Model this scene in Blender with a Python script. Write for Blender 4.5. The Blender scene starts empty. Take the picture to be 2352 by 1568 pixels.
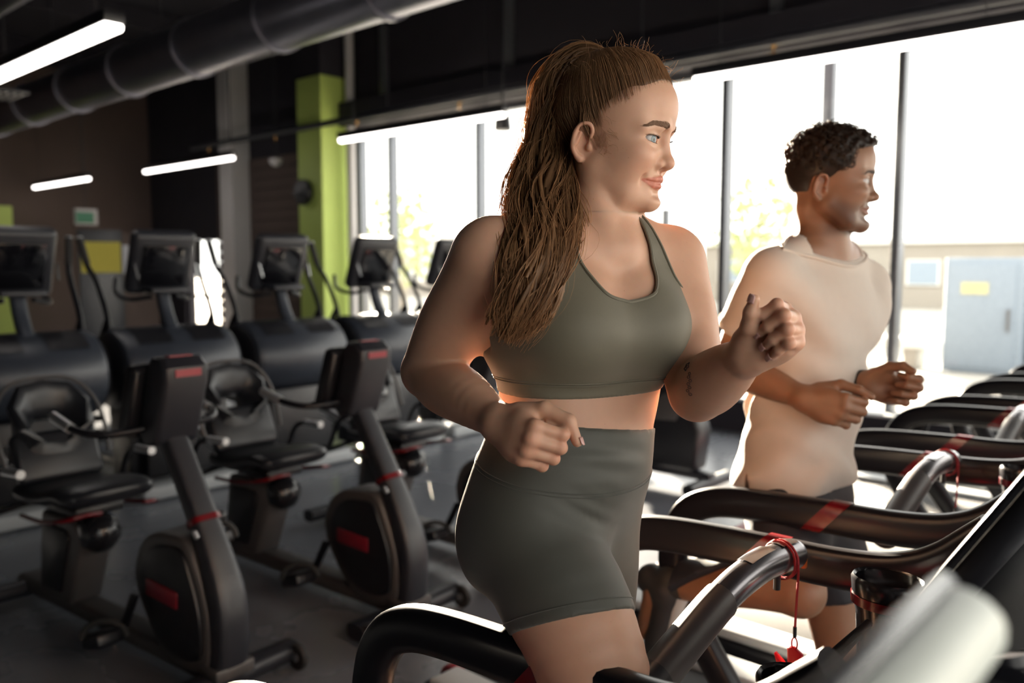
import bpy, bmesh, math, random, time
import numpy as np
from mathutils import Vector, Matrix, Euler

T0 = time.time()
random.seed(7)
SC = bpy.context.scene
COL = SC.collection

# ------------------------------------------------------------------ camera
LENS_PX = 1950.0
HC = 1.52                                   # lens height above the floor
cam_data = bpy.data.cameras.new('camera')
cam_data.sensor_width = 36.0
cam_data.lens = 36.0 * LENS_PX / 2352.0
cam_data.clip_start = 0.05
cam_data.clip_end = 300
cam_data.dof.use_dof = True
cam_data.dof.focus_distance = 1.27
cam_data.dof.aperture_fstop = 2.8
cam_data.dof.aperture_blades = 0
camera = bpy.data.objects.new('camera', cam_data)
COL.objects.link(camera)
camera.location = (0, 0, HC)
PITCH = math.atan(179.0 / LENS_PX)
YAW = math.radians(47.85)
camera.rotation_euler = (math.pi / 2 - PITCH, 0, math.radians(90) - YAW)
SC.camera = camera

# ------------------------------------------------------------------ world, sun, portals, exposure
world = bpy.data.worlds.new('daylight')
SC.world = world
world.use_nodes = True
wn = world.node_tree.nodes
wn['Background'].inputs['Color'].default_value = (1.0, 0.965, 0.92, 1)
wn['Background'].inputs['Strength'].default_value = 4.3

sun_data = bpy.data.lights.new('sun', 'SUN')
sun_data.energy = 130.0
sun_data.angle = math.radians(1.2)
sun_data.color = (1.0, 0.84, 0.66)
sun = bpy.data.objects.new('sun', sun_data)
COL.objects.link(sun)
SUN_FROM = Vector((-0.772, 0.635, 0.140)).normalized()
sun.rotation_euler = SUN_FROM.to_track_quat('Z', 'Y').to_euler()
sun.location = (-9, 12, 4)

WIN_Y, SILL, HEAD = 7.0, 0.30, 3.26
FRONT_X = 2.2
BACK_X = -15.0
REAR_Y = -5.5
CEIL = 4.7
def portal(name, loc, rot, sx, sy):
    l = bpy.data.lights.new(name, 'AREA'); l.shape = 'RECTANGLE'; l.size = sx; l.size_y = sy
    l.cycles.is_portal = True
    o = bpy.data.objects.new(name, l); COL.objects.link(o)
    o.location = loc; o.rotation_euler = rot
portal('window_portal', ((-9.1 + FRONT_X) / 2, WIN_Y + .12, (SILL + HEAD) / 2), (-math.pi / 2, 0, 0), FRONT_X + 9.1, HEAD - SILL)
portal("front_portal", (FRONT_X + .12, 2.75, (SILL + HEAD) / 2), (0, math.pi / 2, 0), HEAD - SILL, 7.9)

vs = SC.view_settings
vs.view_transform = 'Standard'
vs.look = 'None'
vs.gamma = 1.0
vs.exposure = 0.0
vs.use_curve_mapping = False
SC.cycles.max_bounces = 8
SC.cycles.transparent_max_bounces = 12
SC.cycles.sample_clamp_indirect = 6.0
SC.cycles.caustics_reflective = False
SC.cycles.caustics_refractive = False

# ------------------------------------------------------------------ materials
MAT = {}
def mat(name, color, rough=.5, metal=0.0, spec=.5, noise=0.0, scale=20.0, bump=0.0, bscale=200.0, coat=0.0,
        emit=None, estr=0.0, sub=0.0, subr=(1, .35, .2), subs=.004, sheen=0.0, trans=0.0, rvar=0.0):
    m = bpy.data.materials.new(name); m.use_nodes = True
    nt = m.node_tree; n = nt.nodes; L = nt.links
    b = n['Principled BSDF']
    b.inputs['Roughness'].default_value = rough
    b.inputs['Metallic'].default_value = metal
    b.inputs['Specular IOR Level'].default_value = spec
    b.inputs['Coat Weight'].default_value = coat
    b.inputs['Sheen Weight'].default_value = sheen
    b.inputs['Transmission Weight'].default_value = trans
    if sub:
        b.inputs['Subsurface Weight'].default_value = sub
        b.inputs['Subsurface Radius'].default_value = subr
        b.inputs['Subsurface Scale'].default_value = subs
    tc = n.new('ShaderNodeTexCoord')
    nz = n.new('ShaderNodeTexNoise'); nz.inputs['Scale'].default_value = scale; nz.inputs['Detail'].default_value = 4
    L.new(tc.outputs['Object'], nz.inputs['Vector'])
    mx = n.new('ShaderNodeMix'); mx.data_type = 'RGBA'
    c = np.array(color[:3]); k = max(noise, .02)
    mx.inputs[6].default_value = (*np.clip(c * (1 - k), 0, 1), 1)
    mx.inputs[7].default_value = (*np.clip(c * (1 + k), 0, 1), 1)
    L.new(nz.outputs['Fac'], mx.inputs[0]); L.new(mx.outputs[2], b.inputs['Base Color'])
    if rvar:
        mr = n.new('ShaderNodeMapRange'); mr.inputs[3].default_value = rough - rvar; mr.inputs[4].default_value = rough + rvar
        L.new(nz.outputs['Fac'], mr.inputs[0]); L.new(mr.outputs[0], b.inputs['Roughness'])
    if bump:
        nb = n.new('ShaderNodeTexNoise'); nb.inputs['Scale'].default_value = bscale; nb.inputs['Detail'].default_value = 3
        L.new(tc.outputs['Object'], nb.inputs['Vector'])
        bp = n.new('ShaderNodeBump'); bp.inputs['Strength'].default_value = bump; bp.inputs['Distance'].default_value = .002
        L.new(nb.outputs['Fac'], bp.inputs['Height']); L.new(bp.outputs['Normal'], b.inputs['Normal'])
    if emit is not None:
        b.inputs['Emission Color'].default_value = (*emit, 1); b.inputs['Emission Strength'].default_value = estr
    MAT[name] = m
    return m

mat('charcoal_wall', (.030, .028, .036), .75, noise=.15, scale=3, spec=.3)
mat('brown_wall', (.115, .085, .075), .8, noise=.12, scale=2, spec=.3)
mat('pale_wall', (.10, .092, .09), .85, noise=.05, scale=2)
mat('ceiling_dark', (.020, .019, .026), .85, noise=.2, scale=2, spec=.25)
mat('floor_grey', (.165, .175, .200), .27, noise=.16, scale=1.6, bump=.08, bscale=90, rvar=.07)
mat('frame_grey', (.18, .19, .21), .35, metal=.6, noise=.05)
mat('green_paint', (.55, .70, .17), .55, noise=.06, scale=4)
mat('white_paint', (.72, .70, .70), .5, noise=.04)
mat('duct_metal', (.20, .20, .24), .36, metal=.85, noise=.15, scale=5, rvar=.06)
mat('black_plastic', (.009, .009, .012), .38, noise=.1, bump=.05, bscale=900)
mat('black_gloss', (.012, .012, .015), .20, noise=.1)
mat('black_metal', (.008, .008, .011), .30, noise=.1, spec=.25)
mat('dark_grey', (.017, .018, .024), .42, noise=.08, bump=.03, bscale=700)
mat('blue_grey', (.032, .038, .052), .38, noise=.08)
mat('rim_grey', (.085, .078, .077), .42, metal=.2, noise=.08)
mat('silver', (.55, .56, .58), .32, metal=.75, noise=.05)
mat('pale_silver', (.50, .52, .53), .45, noise=.05)
mat('chrome', (.60, .60, .60), .18, metal=1.0, noise=.03)
mat('red_gloss', (.13, .003, .007), .22, noise=.08)
mat('red_clip', (.46, .006, .014), .30, noise=.06, sub=.15, subr=(1, .1, .1))
mat('red_cord', (.36, .010, .018), .6, noise=.1)
mat('badge_red', (.22, .010, .022), .4, noise=.05)
mat('matte_black', (.012, .012, .014), .9, noise=.1, spec=.05)
mat('rubber', (.020, .019, .019), .75, noise=.15, bump=.2, bscale=300)
mat('grip_rubber', (.050, .042, .042), .42, noise=.1)
mat('belt', (.022, .022, .024), .8, noise=.2, scale=60, bump=.3, bscale=500)
mat('vinyl', (.014, .015, .019), .35, noise=.08, bump=.05, bscale=400)
mat('screen', (.006, .006, .008), .08, noise=.02)
mat('amber', (.45, .12, .03), .15, noise=.05)
mat('panel_sheen', (.60, .63, .58), .42, noise=.05)
mat('panel_text', (.50, .5, .55), .5, noise=.05)
mat('lamp_white', (.9, .88, .85), .5, emit=(1, .93, .88), estr=7.0)
mat('ground_out', (.42, .40, .36), .9, noise=.15, scale=.6)
mat('outside_white', (.75, .74, .70), .8, noise=.05)
mat('outside_blue', (.22, .29, .38), .7, noise=.1)
mat('outside_bluepale', (.30, .36, .43), .7, noise=.1)
mat('outside_stone', (.34, .31, .27), .85, noise=.12, scale=1)
mat('outside_green', (.36, .40, .22), .8, noise=.4, scale=3)
mat('outside_yellow', (.62, .58, .32), .7, noise=.1)
mat('pink', (.55, .12, .20), .6, noise=.06)
mat('yellow', (.45, .38, .03), .6, noise=.06)
mat('exit_green', (.05, .25, .14), .5, noise=.05)

def glass_material():
    m = bpy.data.materials.new('window_glass'); m.use_nodes = True
    nt = m.node_tree; n = nt.nodes; L = nt.links
    n.remove(n['Principled BSDF'])
    t = n.new('ShaderNodeBsdfTransparent'); t.inputs[0].default_value = (.96, .97, .96, 1)
    g = n.new('ShaderNodeBsdfGlossy'); g.inputs['Roughness'].default_value = .02
    mx = n.new('ShaderNodeMixShader'); mx.inputs[0].default_value = .05
    L.new(t.outputs[0], mx.inputs[1]); L.new(g.outputs[0], mx.inputs[2])
    L.new(mx.outputs[0], n['Material Output'].inputs['Surface'])
    MAT['glass'] = m
glass_material()

# ------------------------------------------------------------------ mesh helpers
class MB:
    """collects vertices and faces of one mesh"""
    def __init__(s): s.v = []; s.f = []
    def add(s, v, f):
        o = len(s.v); s.v.extend([tuple(p) for p in v]); s.f.extend([tuple(i + o for i in q) for q in f]); return s
    def box(s, c, d, rot=None, bev=0.0, seg=2):
        bm = bmesh.new(); bmesh.ops.create_cube(bm, size=1)
        for v in bm.verts: v.co = Vector((v.co.x * d[0], v.co.y * d[1], v.co.z * d[2]))
        if bev: bmesh.ops.bevel(bm, geom=bm.edges[:], offset=min(bev, min(d) * .49), segments=seg, profile=.5, affect='EDGES')
        M = Matrix.Translation(c)
        if rot is not None: M = M @ Euler(rot).to_matrix().to_4x4()
        bm.transform(M); s._bm(bm); return s
    def _bm(s, bm):
        bm.verts.index_update()
        s.add([v.co for v in bm.verts], [[v.index for v in f.verts] for f in bm.faces]); bm.free()
    def sweep(s, path, sec, closed=False, cap=True, up=(0, 1, 0), scale=None):
        """sec: list of (a, b) in the plane spanned by side = up, normal = tangent x up"""
        P = [Vector(p) for p in path]; n = len(P); up = Vector(up).normalized(); rings = []
        for i, p in enumerate(P):
            if closed: t = P[(i + 1) % n] - P[i - 1]
            else: t = P[min(i + 1, n - 1)] - P[max(i - 1, 0)]
            t.normalize()
            b = up - t * up.dot(t)
            if b.length < 1e-4: b = Vector((1, 0, 0)) - t * t.x
            b.normalize(); c = t.cross(b)
            k = 1.0 if scale is None else scale[i]
            rings.append([p + b * (a * k) + c * (q * k) for a, q in sec])
        m = len(sec); V = [q for r in rings for q in r]; F = []
        for i in range(n if closed else n - 1):
            j = (i + 1) % n
            for k in range(m): F.append((i * m + k, i * m + (k + 1) % m, j * m + (k + 1) % m, j * m + k))
        if cap and not closed:
            F.append(tuple(range(m))[::-1]); F.append(tuple((n - 1) * m + k for k in range(m)))
        return s.add(V, F)
    def tube(s, path, r, seg=12, closed=False, smooth=0, up=(0, 1, 0), rs=None):
        if smooth: path = spline(path, smooth)
        if rs is not None: rs = list(np.interp(np.linspace(0, 1, len(path)), np.linspace(0, 1, len(rs)), rs))
        sec = [(r * math.cos(2 * math.pi * k / seg), r * math.sin(2 * math.pi * k / seg)) for k in range(seg)]
        return s.sweep(path, sec, closed=closed, up=up, scale=rs)
    def lathe(s, prof, c=(0, 0, 0), axis='Z', seg=28, sx=1.0, sy=1.0):
        V = []; F = []; m = len(prof)
        for k in range(seg):
            a = 2 * math.pi * k / seg
            for r, h in prof:
                x, y = r * math.cos(a) * sx, r * math.sin(a) * sy
                V.append((x, y, h) if axis == 'Z' else ((h, x, y) if axis == 'X' else (x, h, y)))
        for k in range(seg):
            j = (k + 1) % seg
            for i in range(m - 1): F.append((k * m + i, j * m + i, j * m + i + 1, k * m + i + 1))
        F.append(tuple(k * m for k in range(seg))[::-1]); F.append(tuple(k * m + m - 1 for k in range(seg)))
        c = Vector(c); return s.add([Vector(p) + c for p in V], F)
    def prism(s, outline, y0, y1, plane='XZ', bev=0.0, seg=2):
        """outline (a, b) extruded from y0 to y1 along the third axis"""
        bm = bmesh.new()
        def P(a, b, d): return (a, d, b) if plane == 'XZ' else ((a, b, d) if plane == 'XY' else (d, a, b))
        vs_ = [bm.verts.new(P(a, b, y0)) for a, b in outline]
        f = bm.faces.new(vs_)
        r = bmesh.ops.extrude_face_region(bm, geom=[f])
        d = y1 - y0; off = (0, d, 0) if plane == 'XZ' else ((0, 0, d) if plane == 'XY' else (d, 0, 0))
        bmesh.ops.translate(bm, verts=[g for g in r['geom'] if isinstance(g, bmesh.types.BMVert)], vec=off)
        bmesh.ops.recalc_face_normals(bm, faces=bm.faces[:])
        if bev:
            es = [e for e in bm.edges if len(e.link_faces) == 2 and e.link_faces[0].normal.dot(e.link_faces[1].normal) < .5]
            bmesh.ops.bevel(bm, geom=es, offset=bev, segments=seg, profile=.5, affect='EDGES')
        s._bm(bm); return s
    def mesh(s, name, smooth=True, angle=40):
        me = bpy.data.meshes.new(name); me.from_pydata(s.v, [], s.f); me.update()
        bm = bmesh.new(); bm.from_mesh(me); bmesh.ops.recalc_face_normals(bm, faces=bm.faces[:])
        if smooth:
            ca = math.cos(math.radians(angle))
            for f in bm.faces: f.smooth = True
            for e in bm.edges:
                if len(e.link_faces) == 2 and e.link_faces[0].normal.dot(e.link_faces[1].normal) < ca: e.smooth = False
        bm.to_mesh(me); bm.free(); return me

def spline(pts, n):
    """Catmull-Rom through pts, n points per span"""
    P = [np.array(p, float) for p in pts]; P = [2 * P[0] - P[1]] + P + [2 * P[-1] - P[-2]]; out = []
    for i in range(1, len(P) - 2):
        for k in range(n):
            t = k / n; a, b, c, d = P[i - 1], P[i], P[i + 1], P[i + 2]
            out.append(.5 * (2 * b + (c - a) * t + (2 * a - 5 * b + 4 * c - d) * t * t + (3 * b - a - 3 * c + d) * t ** 3))
    out.append(P[-2]); return [tuple(p) for p in out]

def oval(a, b, n=16, p=2.0):
    o = []
    for k in range(n):
        t = 2 * math.pi * k / n; c, s_ = math.cos(t), math.sin(t)
        o.append((a * math.copysign(abs(c) ** (2 / p), c), b * math.copysign(abs(s_) ** (2 / p), s_)))
    return o

def obj(name, mb, m, parent=None, smooth=True, angle=40, label=None):
    me = mb if isinstance(mb, bpy.types.Mesh) else mb.mesh(name, smooth, angle)
    o = bpy.data.objects.new(name, me); COL.objects.link(o)
    if m: me.materials.clear(); me.materials.append(MAT[m] if isinstance(m, str) else m)
    if parent: o.parent = parent
    if label: o['label'] = label
    return o
def thing(name, label, cat, loc=(0, 0, 0), rotz=0.0, group=None):
    o = bpy.data.objects.new(name, None); COL.objects.link(o); o.empty_display_size = .1
    o.location = loc; o.rotation_euler = (0, 0, rotz); tag(o, label, cat, group); return o
def tag(o, label, cat, group=None):
    o['label'] = label; o['category'] = cat
    if group: o['group'] = group
    return o
def struct(name, mb, m, parent=None, smooth=False, label=None):
    o = obj(name, mb, m, parent, smooth)
    if not parent: o['kind'] = 'structure'
    if label: o['label'] = label
    return o
def dup(root, loc, rotz=0.0, label=None):
    r = root.copy(); COL.objects.link(r); r.location = loc; r.rotation_euler = (0, 0, rotz)
    if label: r['label'] = label
    for ch in list(root.children):
        c = ch.copy(); COL.objects.link(c); c.parent = r
        for g in list(ch.children):
            d = g.copy(); COL.objects.link(d); d.parent = c
    return r
def text_mesh(txt, size, depth=.0008):
    cu = bpy.data.curves.new('t', 'FONT'); cu.body = txt; cu.size = size; cu.extrude = depth
    cu.align_x = 'CENTER'; cu.align_y = 'CENTER'; cu.resolution_u = 2
    o = bpy.data.objects.new('t', cu); COL.objects.link(o)
    dg = bpy.context.evaluated_depsgraph_get(); me = bpy.data.meshes.new_from_object(o.evaluated_get(dg))
    bpy.data.objects.remove(o); bpy.data.curves.remove(cu); return me
# ================================================================== room
b = MB().box(((BACK_X + FRONT_X) / 2, (REAR_Y + WIN_Y) / 2, -.05), (FRONT_X - BACK_X + .6, WIN_Y - REAR_Y + .6, .1))
floor = struct('floor', b, 'floor_grey'); floor['label'] = 'grey polished gym floor'
b = MB().box(((BACK_X + FRONT_X) / 2, (REAR_Y + WIN_Y) / 2, CEIL + .05), (FRONT_X - BACK_X + .6, WIN_Y - REAR_Y + .6, .1))
struct('ceiling', b, 'ceiling_dark', label='dark ceiling')
for i in range(7):
    x = -13.5 + i * 2.6
    struct('ceiling_beam', MB().box((x - 0, (REAR_Y + WIN_Y) / 2, CEIL - .12), (.16, WIN_Y - REAR_Y - .02, .24)), 'ceiling_dark', bpy.data.objects['ceiling'])

wt = .2
DX0, DX1, DH = -13.85, -12.55, 1.98                       # glazed door in the window wall
WX0 = -9.12                                               # first window starts here
wb = MB()
wb.box(((WX0 + FRONT_X) / 2, WIN_Y + wt / 2, SILL / 2), (FRONT_X - WX0, wt, SILL))
wb.box(((BACK_X + FRONT_X) / 2, WIN_Y + wt / 2, (HEAD + CEIL) / 2), (FRONT_X - BACK_X + .4, wt, CEIL - HEAD))
wb.box(((BACK_X + DX0) / 2, WIN_Y + wt / 2, HEAD / 2), (DX0 - BACK_X, wt, HEAD))
wb.box(((DX1 + WX0) / 2, WIN_Y + wt / 2, HEAD / 2), (WX0 - DX1, wt, HEAD))
wb.box(((DX0 + DX1) / 2, WIN_Y + wt / 2, (DH + HEAD) / 2), (DX1 - DX0, wt, HEAD - DH))
wall_w = struct('wall_window', wb, 'charcoal_wall', label='charcoal wall around the big windows')
# brown boarding with horizontal joints left of the green pillar
for i in range(20):
    z = .02 + i * .153
    struct('wall_board', MB().box((-11.15, WIN_Y - .012, z + .074), (3.0, .024, .144), bev=.004, seg=1), 'brown_wall', wall_w)
struct('wall_back', MB().box((BACK_X - .1, (REAR_Y + WIN_Y) / 2, CEIL / 2), (.2, WIN_Y - REAR_Y + .4, CEIL)), 'brown_wall', label='brown far wall')
bpy.data.objects['wall_back']
struct('wall_rear', MB().box(((BACK_X + FRONT_X) / 2, REAR_Y - .1, CEIL / 2), (FRONT_X - BACK_X + .4, .2, CEIL)), 'pale_wall', label='pale wall opposite the windows')
fb = MB()
FY0, FY1 = -1.2, 6.7
fb.box((FRONT_X + .1, (FY0 + FY1) / 2, SILL / 2), (.2, FY1 - FY0, SILL))
fb.box((FRONT_X + .1, (REAR_Y + WIN_Y) / 2, (HEAD + CEIL) / 2), (.2, WIN_Y - REAR_Y, CEIL - HEAD))
fb.box((FRONT_X + .1, (REAR_Y + FY0) / 2, HEAD / 2), (.2, FY0 - REAR_Y, HEAD))
fb.box((FRONT_X + .1, (FY1 + WIN_Y) / 2, HEAD / 2), (.2, WIN_Y - FY1, HEAD))
struct('wall_front', fb, 'charcoal_wall', label='charcoal wall in front of the treadmills')

# windows: one bay between two mullions, frame parts and a pane each
mull = [WX0, -8.47, -6.91, -5.35, -3.80, -2.29, -.74, .81, FRONT_X - .02]
for i in range(len(mull) - 1):
    a, c = mull[i], mull[i + 1]
    w = bpy.data.objects.new('window_%d' % (i + 1), None); COL.objects.link(w); w.location = ((a + c) / 2, WIN_Y + .1, SILL)
    w['kind'] = 'structure'; w['label'] = 'tall window bay with grey frame'
    hw = (c - a) / 2; H = HEAD - SILL
    if i == 0: obj('mullion', MB().box((-hw + .03, 0, H / 2), (.06, .12, H), bev=.004), 'frame_grey', w)
    obj('mullion', MB().box((hw - .0, 0, H / 2), (.062, .13, H), bev=.004), 'frame_grey', w)
    obj('window_sill', MB().box((0, -.06, .012), (2 * hw, .26, .024), bev=.004), 'pale_silver', w)
    obj('top_frame', MB().box((0, 0, H - .025), (2 * hw, .1, .05)), 'frame_grey', w)
    obj('pane', MB().box((0, .01, H / 2), (2 * hw - .06, .012, H - .06)), 'glass', w)
nfm = 6  # unseen glazing, added to light the runners from the front
for i in range(nfm):
    a = FY0 + (FY1 - FY0) * i / nfm; c = FY0 + (FY1 - FY0) * (i + 1) / nfm; H = HEAD - SILL
    w = bpy.data.objects.new('window_%d' % (i + len(mull)), None); COL.objects.link(w); w.location = (FRONT_X + .1, (a + c) / 2, SILL)
    w['kind'] = 'structure'; w['label'] = 'unseen window bay added ahead of the runners for front light'
    obj('mullion', MB().box((0, (c - a) / 2 - .03, H / 2), (.12, .06, H), bev=.004), 'frame_grey', w)
    obj('pane', MB().box((.01, 0, H / 2), (.012, c - a - .06, H - .06)), 'glass', w)
d = bpy.data.objects.new('door_1', None); COL.objects.link(d); d.location = ((DX0 + DX1) / 2, WIN_Y + .1, 0)
d['kind'] = 'structure'; d['label'] = 'glazed door in the far corner'
hw = (DX1 - DX0) / 2
obj('door_frame', MB().box((-hw + .04, 0, DH / 2), (.08, .1, DH)).box((hw - .04, 0, DH / 2), (.08, .1, DH)).box((0, 0, DH - .04), (2 * hw, .1, .08)), 'charcoal_wall', d)
obj('door_pane', MB().box((0, .01, DH / 2), (2 * hw - .16, .012, DH - .1)), 'glass', d)
obj('push_bar', MB().box((0, -.05, .98), (2 * hw - .2, .03, .05), bev=.01), 'silver', d)

# dark lintel beam along the window head
struct('trim_1', MB().box(((WX0 + FRONT_X) / 2, WIN_Y - .12, HEAD + .16), (FRONT_X - WX0, .24, .30)), 'charcoal_wall', label='dark blind box above the windows')
# vertical strips on the wall above the windows
for k, x in enumerate([-11.8, -8.47, -6.35, -3.3, -1.6, .6]):
    struct('trim_%d' % (k + 2), MB().box((x, WIN_Y - .03, (HEAD + .32 + CEIL) / 2), (.10, .06, CEIL - HEAD - .34)), 'frame_grey' if k else 'white_paint', label='vertical strip on the wall above the windows')

# green pillar, white pipe
p = struct('wall_pillar', MB().box((-9.42, 6.73, 1.95), (.53, .45, 3.9), bev=.01), 'green_paint', label='lime green pillar left of the windows')
struct('wall_pillar_top', MB().box((-9.42, 6.73, 4.28), (.52, .44, .76)), 'charcoal_wall', label='shaded top of the green pillar, painted dark')  # shade on the pillar top, put in as a dark colour
struct('wall_pillar_far', MB().box((BACK_X + .22, 4.35, 1.2), (.42, .55, 2.4), bev=.01), 'green_paint', label='lime green pillar at the far left')
wp = tag(obj('drain_pipe', MB().tube([(-9.02, 6.86, 0.0), (-9.02, 6.86, CEIL)], .058, 16), 'white_paint'), 'white vertical pipe between the green pillar and the windows', 'pipe')
gp = struct('wall_column', MB().box((-11.85, 6.84, CEIL / 2), (.36, .30, CEIL)), 'white_paint', label='grey column on the boarded wall')

# round black speaker on the pillar
s = thing('wall_speaker', 'round black speaker on the lime green pillar', 'speaker', (-9.50, 6.505, 2.44))
obj('body', MB().lathe([(.02, -.0), (.15, -.0), (.17, -.03), (.165, -.09), (.14, -.10), (.02, -.085)], axis='Y'), 'black_plastic', s)
obj('cone', MB().lathe([(.01, -.112), (.04, -.112), (.06, -.1), (.12, -.103), (.125, -.098), (.01, -.098)], axis='Y'), 'dark_grey', s)

# ------------------------------------------------------------------ lamps, duct, pipes
def lamp(x0, x1, y, z, label, w=.07, glow=True):
    t = thing('linear_lamp', label, 'ceiling lamp', ((x0 + x1) / 2, y, z), 0, 'linear ceiling lamps')
    L = (x1 - x0)
    obj('housing', MB().box((0, 0, .045), (L, w, .07), bev=.006), 'black_plastic', t)
    obj('diffuser', MB().box((0, 0, -.005), (L - .02, w - .008, .05), bev=.018, seg=3), 'lamp_white', t)
    for sx in (-.4, .4): obj('cable', MB().tube([(L * sx, 0, .08), (L * sx, 0, CEIL - z)], .004, 6), 'black_plastic', t)
lamp(-7.5, -4.96, 2.15, 2.86, 'long lamp at the upper left, nearest to the camera', .12)
YL, ZL = 5.6, 2.86
lamp(-14.7, -12.58, YL - .6, 2.72, 'short far lamp above the cross trainers, leftmost of the row')
lamp(-12.15, -9.72, YL, 2.83, 'lamp left of the green pillar, second of the row')
lamp(-7.55, -5.15, YL, 2.83, 'lamp beside the pillar in front of the leftmost windows')
lamp(-3.28, -1.15, YL, 2.86, 'lamp in front of the windows above the running man')

du = thing('air_duct', 'round metal air duct under the dark ceiling', 'duct', (-6, 3.95, 3.47))
obj('duct_pipe', MB().tube([(-8.9, 0, 0), (9.9, 0, 0)], .24, 40), 'duct_metal', du)
for i in range(13):
    x = -8.2 + i * 1.35
    obj('duct_ring', MB().lathe([(.242, -.02), (.262, -.02), (.262, .02), (.242, .02)], (x, 0, 0), 'X', 40), 'duct_metal', du)
for i in range(5):
    x = -7.5 + i * 2.7
    obj('hanger', MB().tube([(x, 0, .24), (x, 0, CEIL - 3.47)], .008, 8), 'dark_grey', du)
dv = thing('air_duct', 'thin dark duct running above the long lamp', 'duct', (-6, 2.6, 3.75))
obj('duct_pipe', MB().tube([(-8.9, 0, 0), (5.9, 0, 0)], .11, 24), 'duct_metal', dv)
for i in range(4): obj('hanger', MB().tube([(-7 + 3.4 * i, 0, .1), (-7 + 3.4 * i, 0, CEIL - 3.75)], .008, 8), 'dark_grey', dv)

sp = thing('sprinkler_pipe', 'dark sprinkler pipe above the windows with brass heads', 'pipe', (-3, 6.3, 3.22))
obj('pipe', MB().tube([(-9.1, 0, 0), (7.0, 0, 0)], .04, 16), 'dark_grey', sp)
for i in range(9):
    x = -8.6 + i * 1.72
    h = obj('sprinkler_head', MB().lathe([(.004, -.10), (.022, -.098), (.010, -.085), (.012, -.05), (.02, -.042), (.02, 0), (.004, 0)], (x, 0, 0), 'Z', 14), 'brass' if 'brass' in MAT else mat('brass', (.55, .32, .12), .25, metal=1), sp)
for i in range(5): obj('hanger', MB().tube([(-8 + 3.4 * i, 0, .04), (-8 + 3.4 * i, 0, CEIL - 3.22)], .007, 8), 'dark_grey', sp)

st = thing('spot_lamp', 'black ceiling spotlight hanging in front of the windows', 'spotlight', (-5.55, 6.0, 2.86))
obj('head', MB().lathe([(.02, -.09), (.075, -.09), (.085, -.08), (.07, .05), (.03, .07), (.01, .07)], (0, 0, 0), 'Z', 24), 'black_plastic', st)
obj('stem', MB().tube([(0, 0, .06), (0, 0, CEIL - 2.86)], .012, 10), 'black_plastic', st)
sd = thing('dome_camera', 'small white dome camera left of the green pillar', 'camera', (-10.35, 6.6, 2.92))
obj('dome', MB().lathe([(.005, -.075), (.05, -.062), (.08, -.03), (.09, 0), (.09, .03), (.02, .04)], (0, 0, 0), 'Z', 24), 'white_paint', sd)
obj('stem', MB().tube([(0, 0, .03), (0, 0, CEIL - 2.92)], .012, 10), 'dark_grey', sd)

ex = thing('exit_sign', 'small green and white exit sign hanging at the back', 'sign', (-12.3, 4.82, 2.16))
obj('sign_box', MB().box((0, 0, 0), (.05, .30, .22), bev=.005), 'white_paint', ex)
obj('sign_face', MB().box((.026, -.02, -.01), (.006, .24, .15)), 'exit_green', ex)
obj('chain', MB().tube([(0, 0, .1), (0, 0, CEIL - 2.16)], .006, 6), 'dark_grey', ex)
al = thing('alarm_bell', 'small red alarm box on the far wall beside the glazed door', 'alarm', (-12.25, WIN_Y, 1.12))
obj('bell', MB().lathe([(.02, -.02), (.12, -.02), (.125, -.05), (.09, -.10), (.01, -.12)], axis='Y'), 'badge_red', al)
obj('back_plate', MB().box((0, -.012, 0), (.28, .022, .28), bev=.004), 'charcoal_wall', al)
# vents in the ceiling by the long lamp
for k, (x, y, z, sz) in enumerate([(-8.4, 2.62, 2.98, .42), (-9.2, 2.62, 2.98, .34)]):
    v = thing('ceiling_vent', ['slotted pale vent nearest the end of the long lamp', 'slotted pale vent farther behind the long lamp'][k], 'vent', (x, y, z), 0, 'vents by the long lamp')
    obj('vent_frame', MB().box((0, 0, .02), (sz, sz * .8, .03), bev=.004), 'dark_grey', v)
    for j in range(5): obj('slat', MB().box((0, (j - 2) * sz * .14, 0), (sz * .86, .012, .02)), 'white_paint', v)
    for j in (-1, 1): obj('rod', MB().tube([(sz * .4 * j, 0, .03), (sz * .4 * j, 0, CEIL - z)], .005, 6), 'dark_grey', v)

# banner and lockers on the far wall
def panel(name, label, cat, x, y, z0, z1, w, m, band=None, nx=False):
    t = thing(name, label, cat, (x, y, z0))
    H = z1 - z0
    obj('board', MB().box((0, 0, H / 2), (.03, w, H), bev=.004), m, t)
    obj('foot', MB().box((0, 0, .02), (.3, w * .9, .03), bev=.005), 'dark_grey', t)
    if band: obj('band', MB().box((.017, 0, H * .82), (.006, w * .9, H * .2)), band, t)
    return t
panel('roll_up_banner', 'dim banner with yellow and red print behind the cross trainers', 'banner', -11.2, 4.55, 0, 1.95, .55, 'dark_grey', 'yellow')
panel('roll_up_banner', 'dark banner with white heading behind the cross trainers', 'banner', -11.6, 5.15, 0, 1.92, .65, 'brown_wall', 'panel_text')

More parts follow.
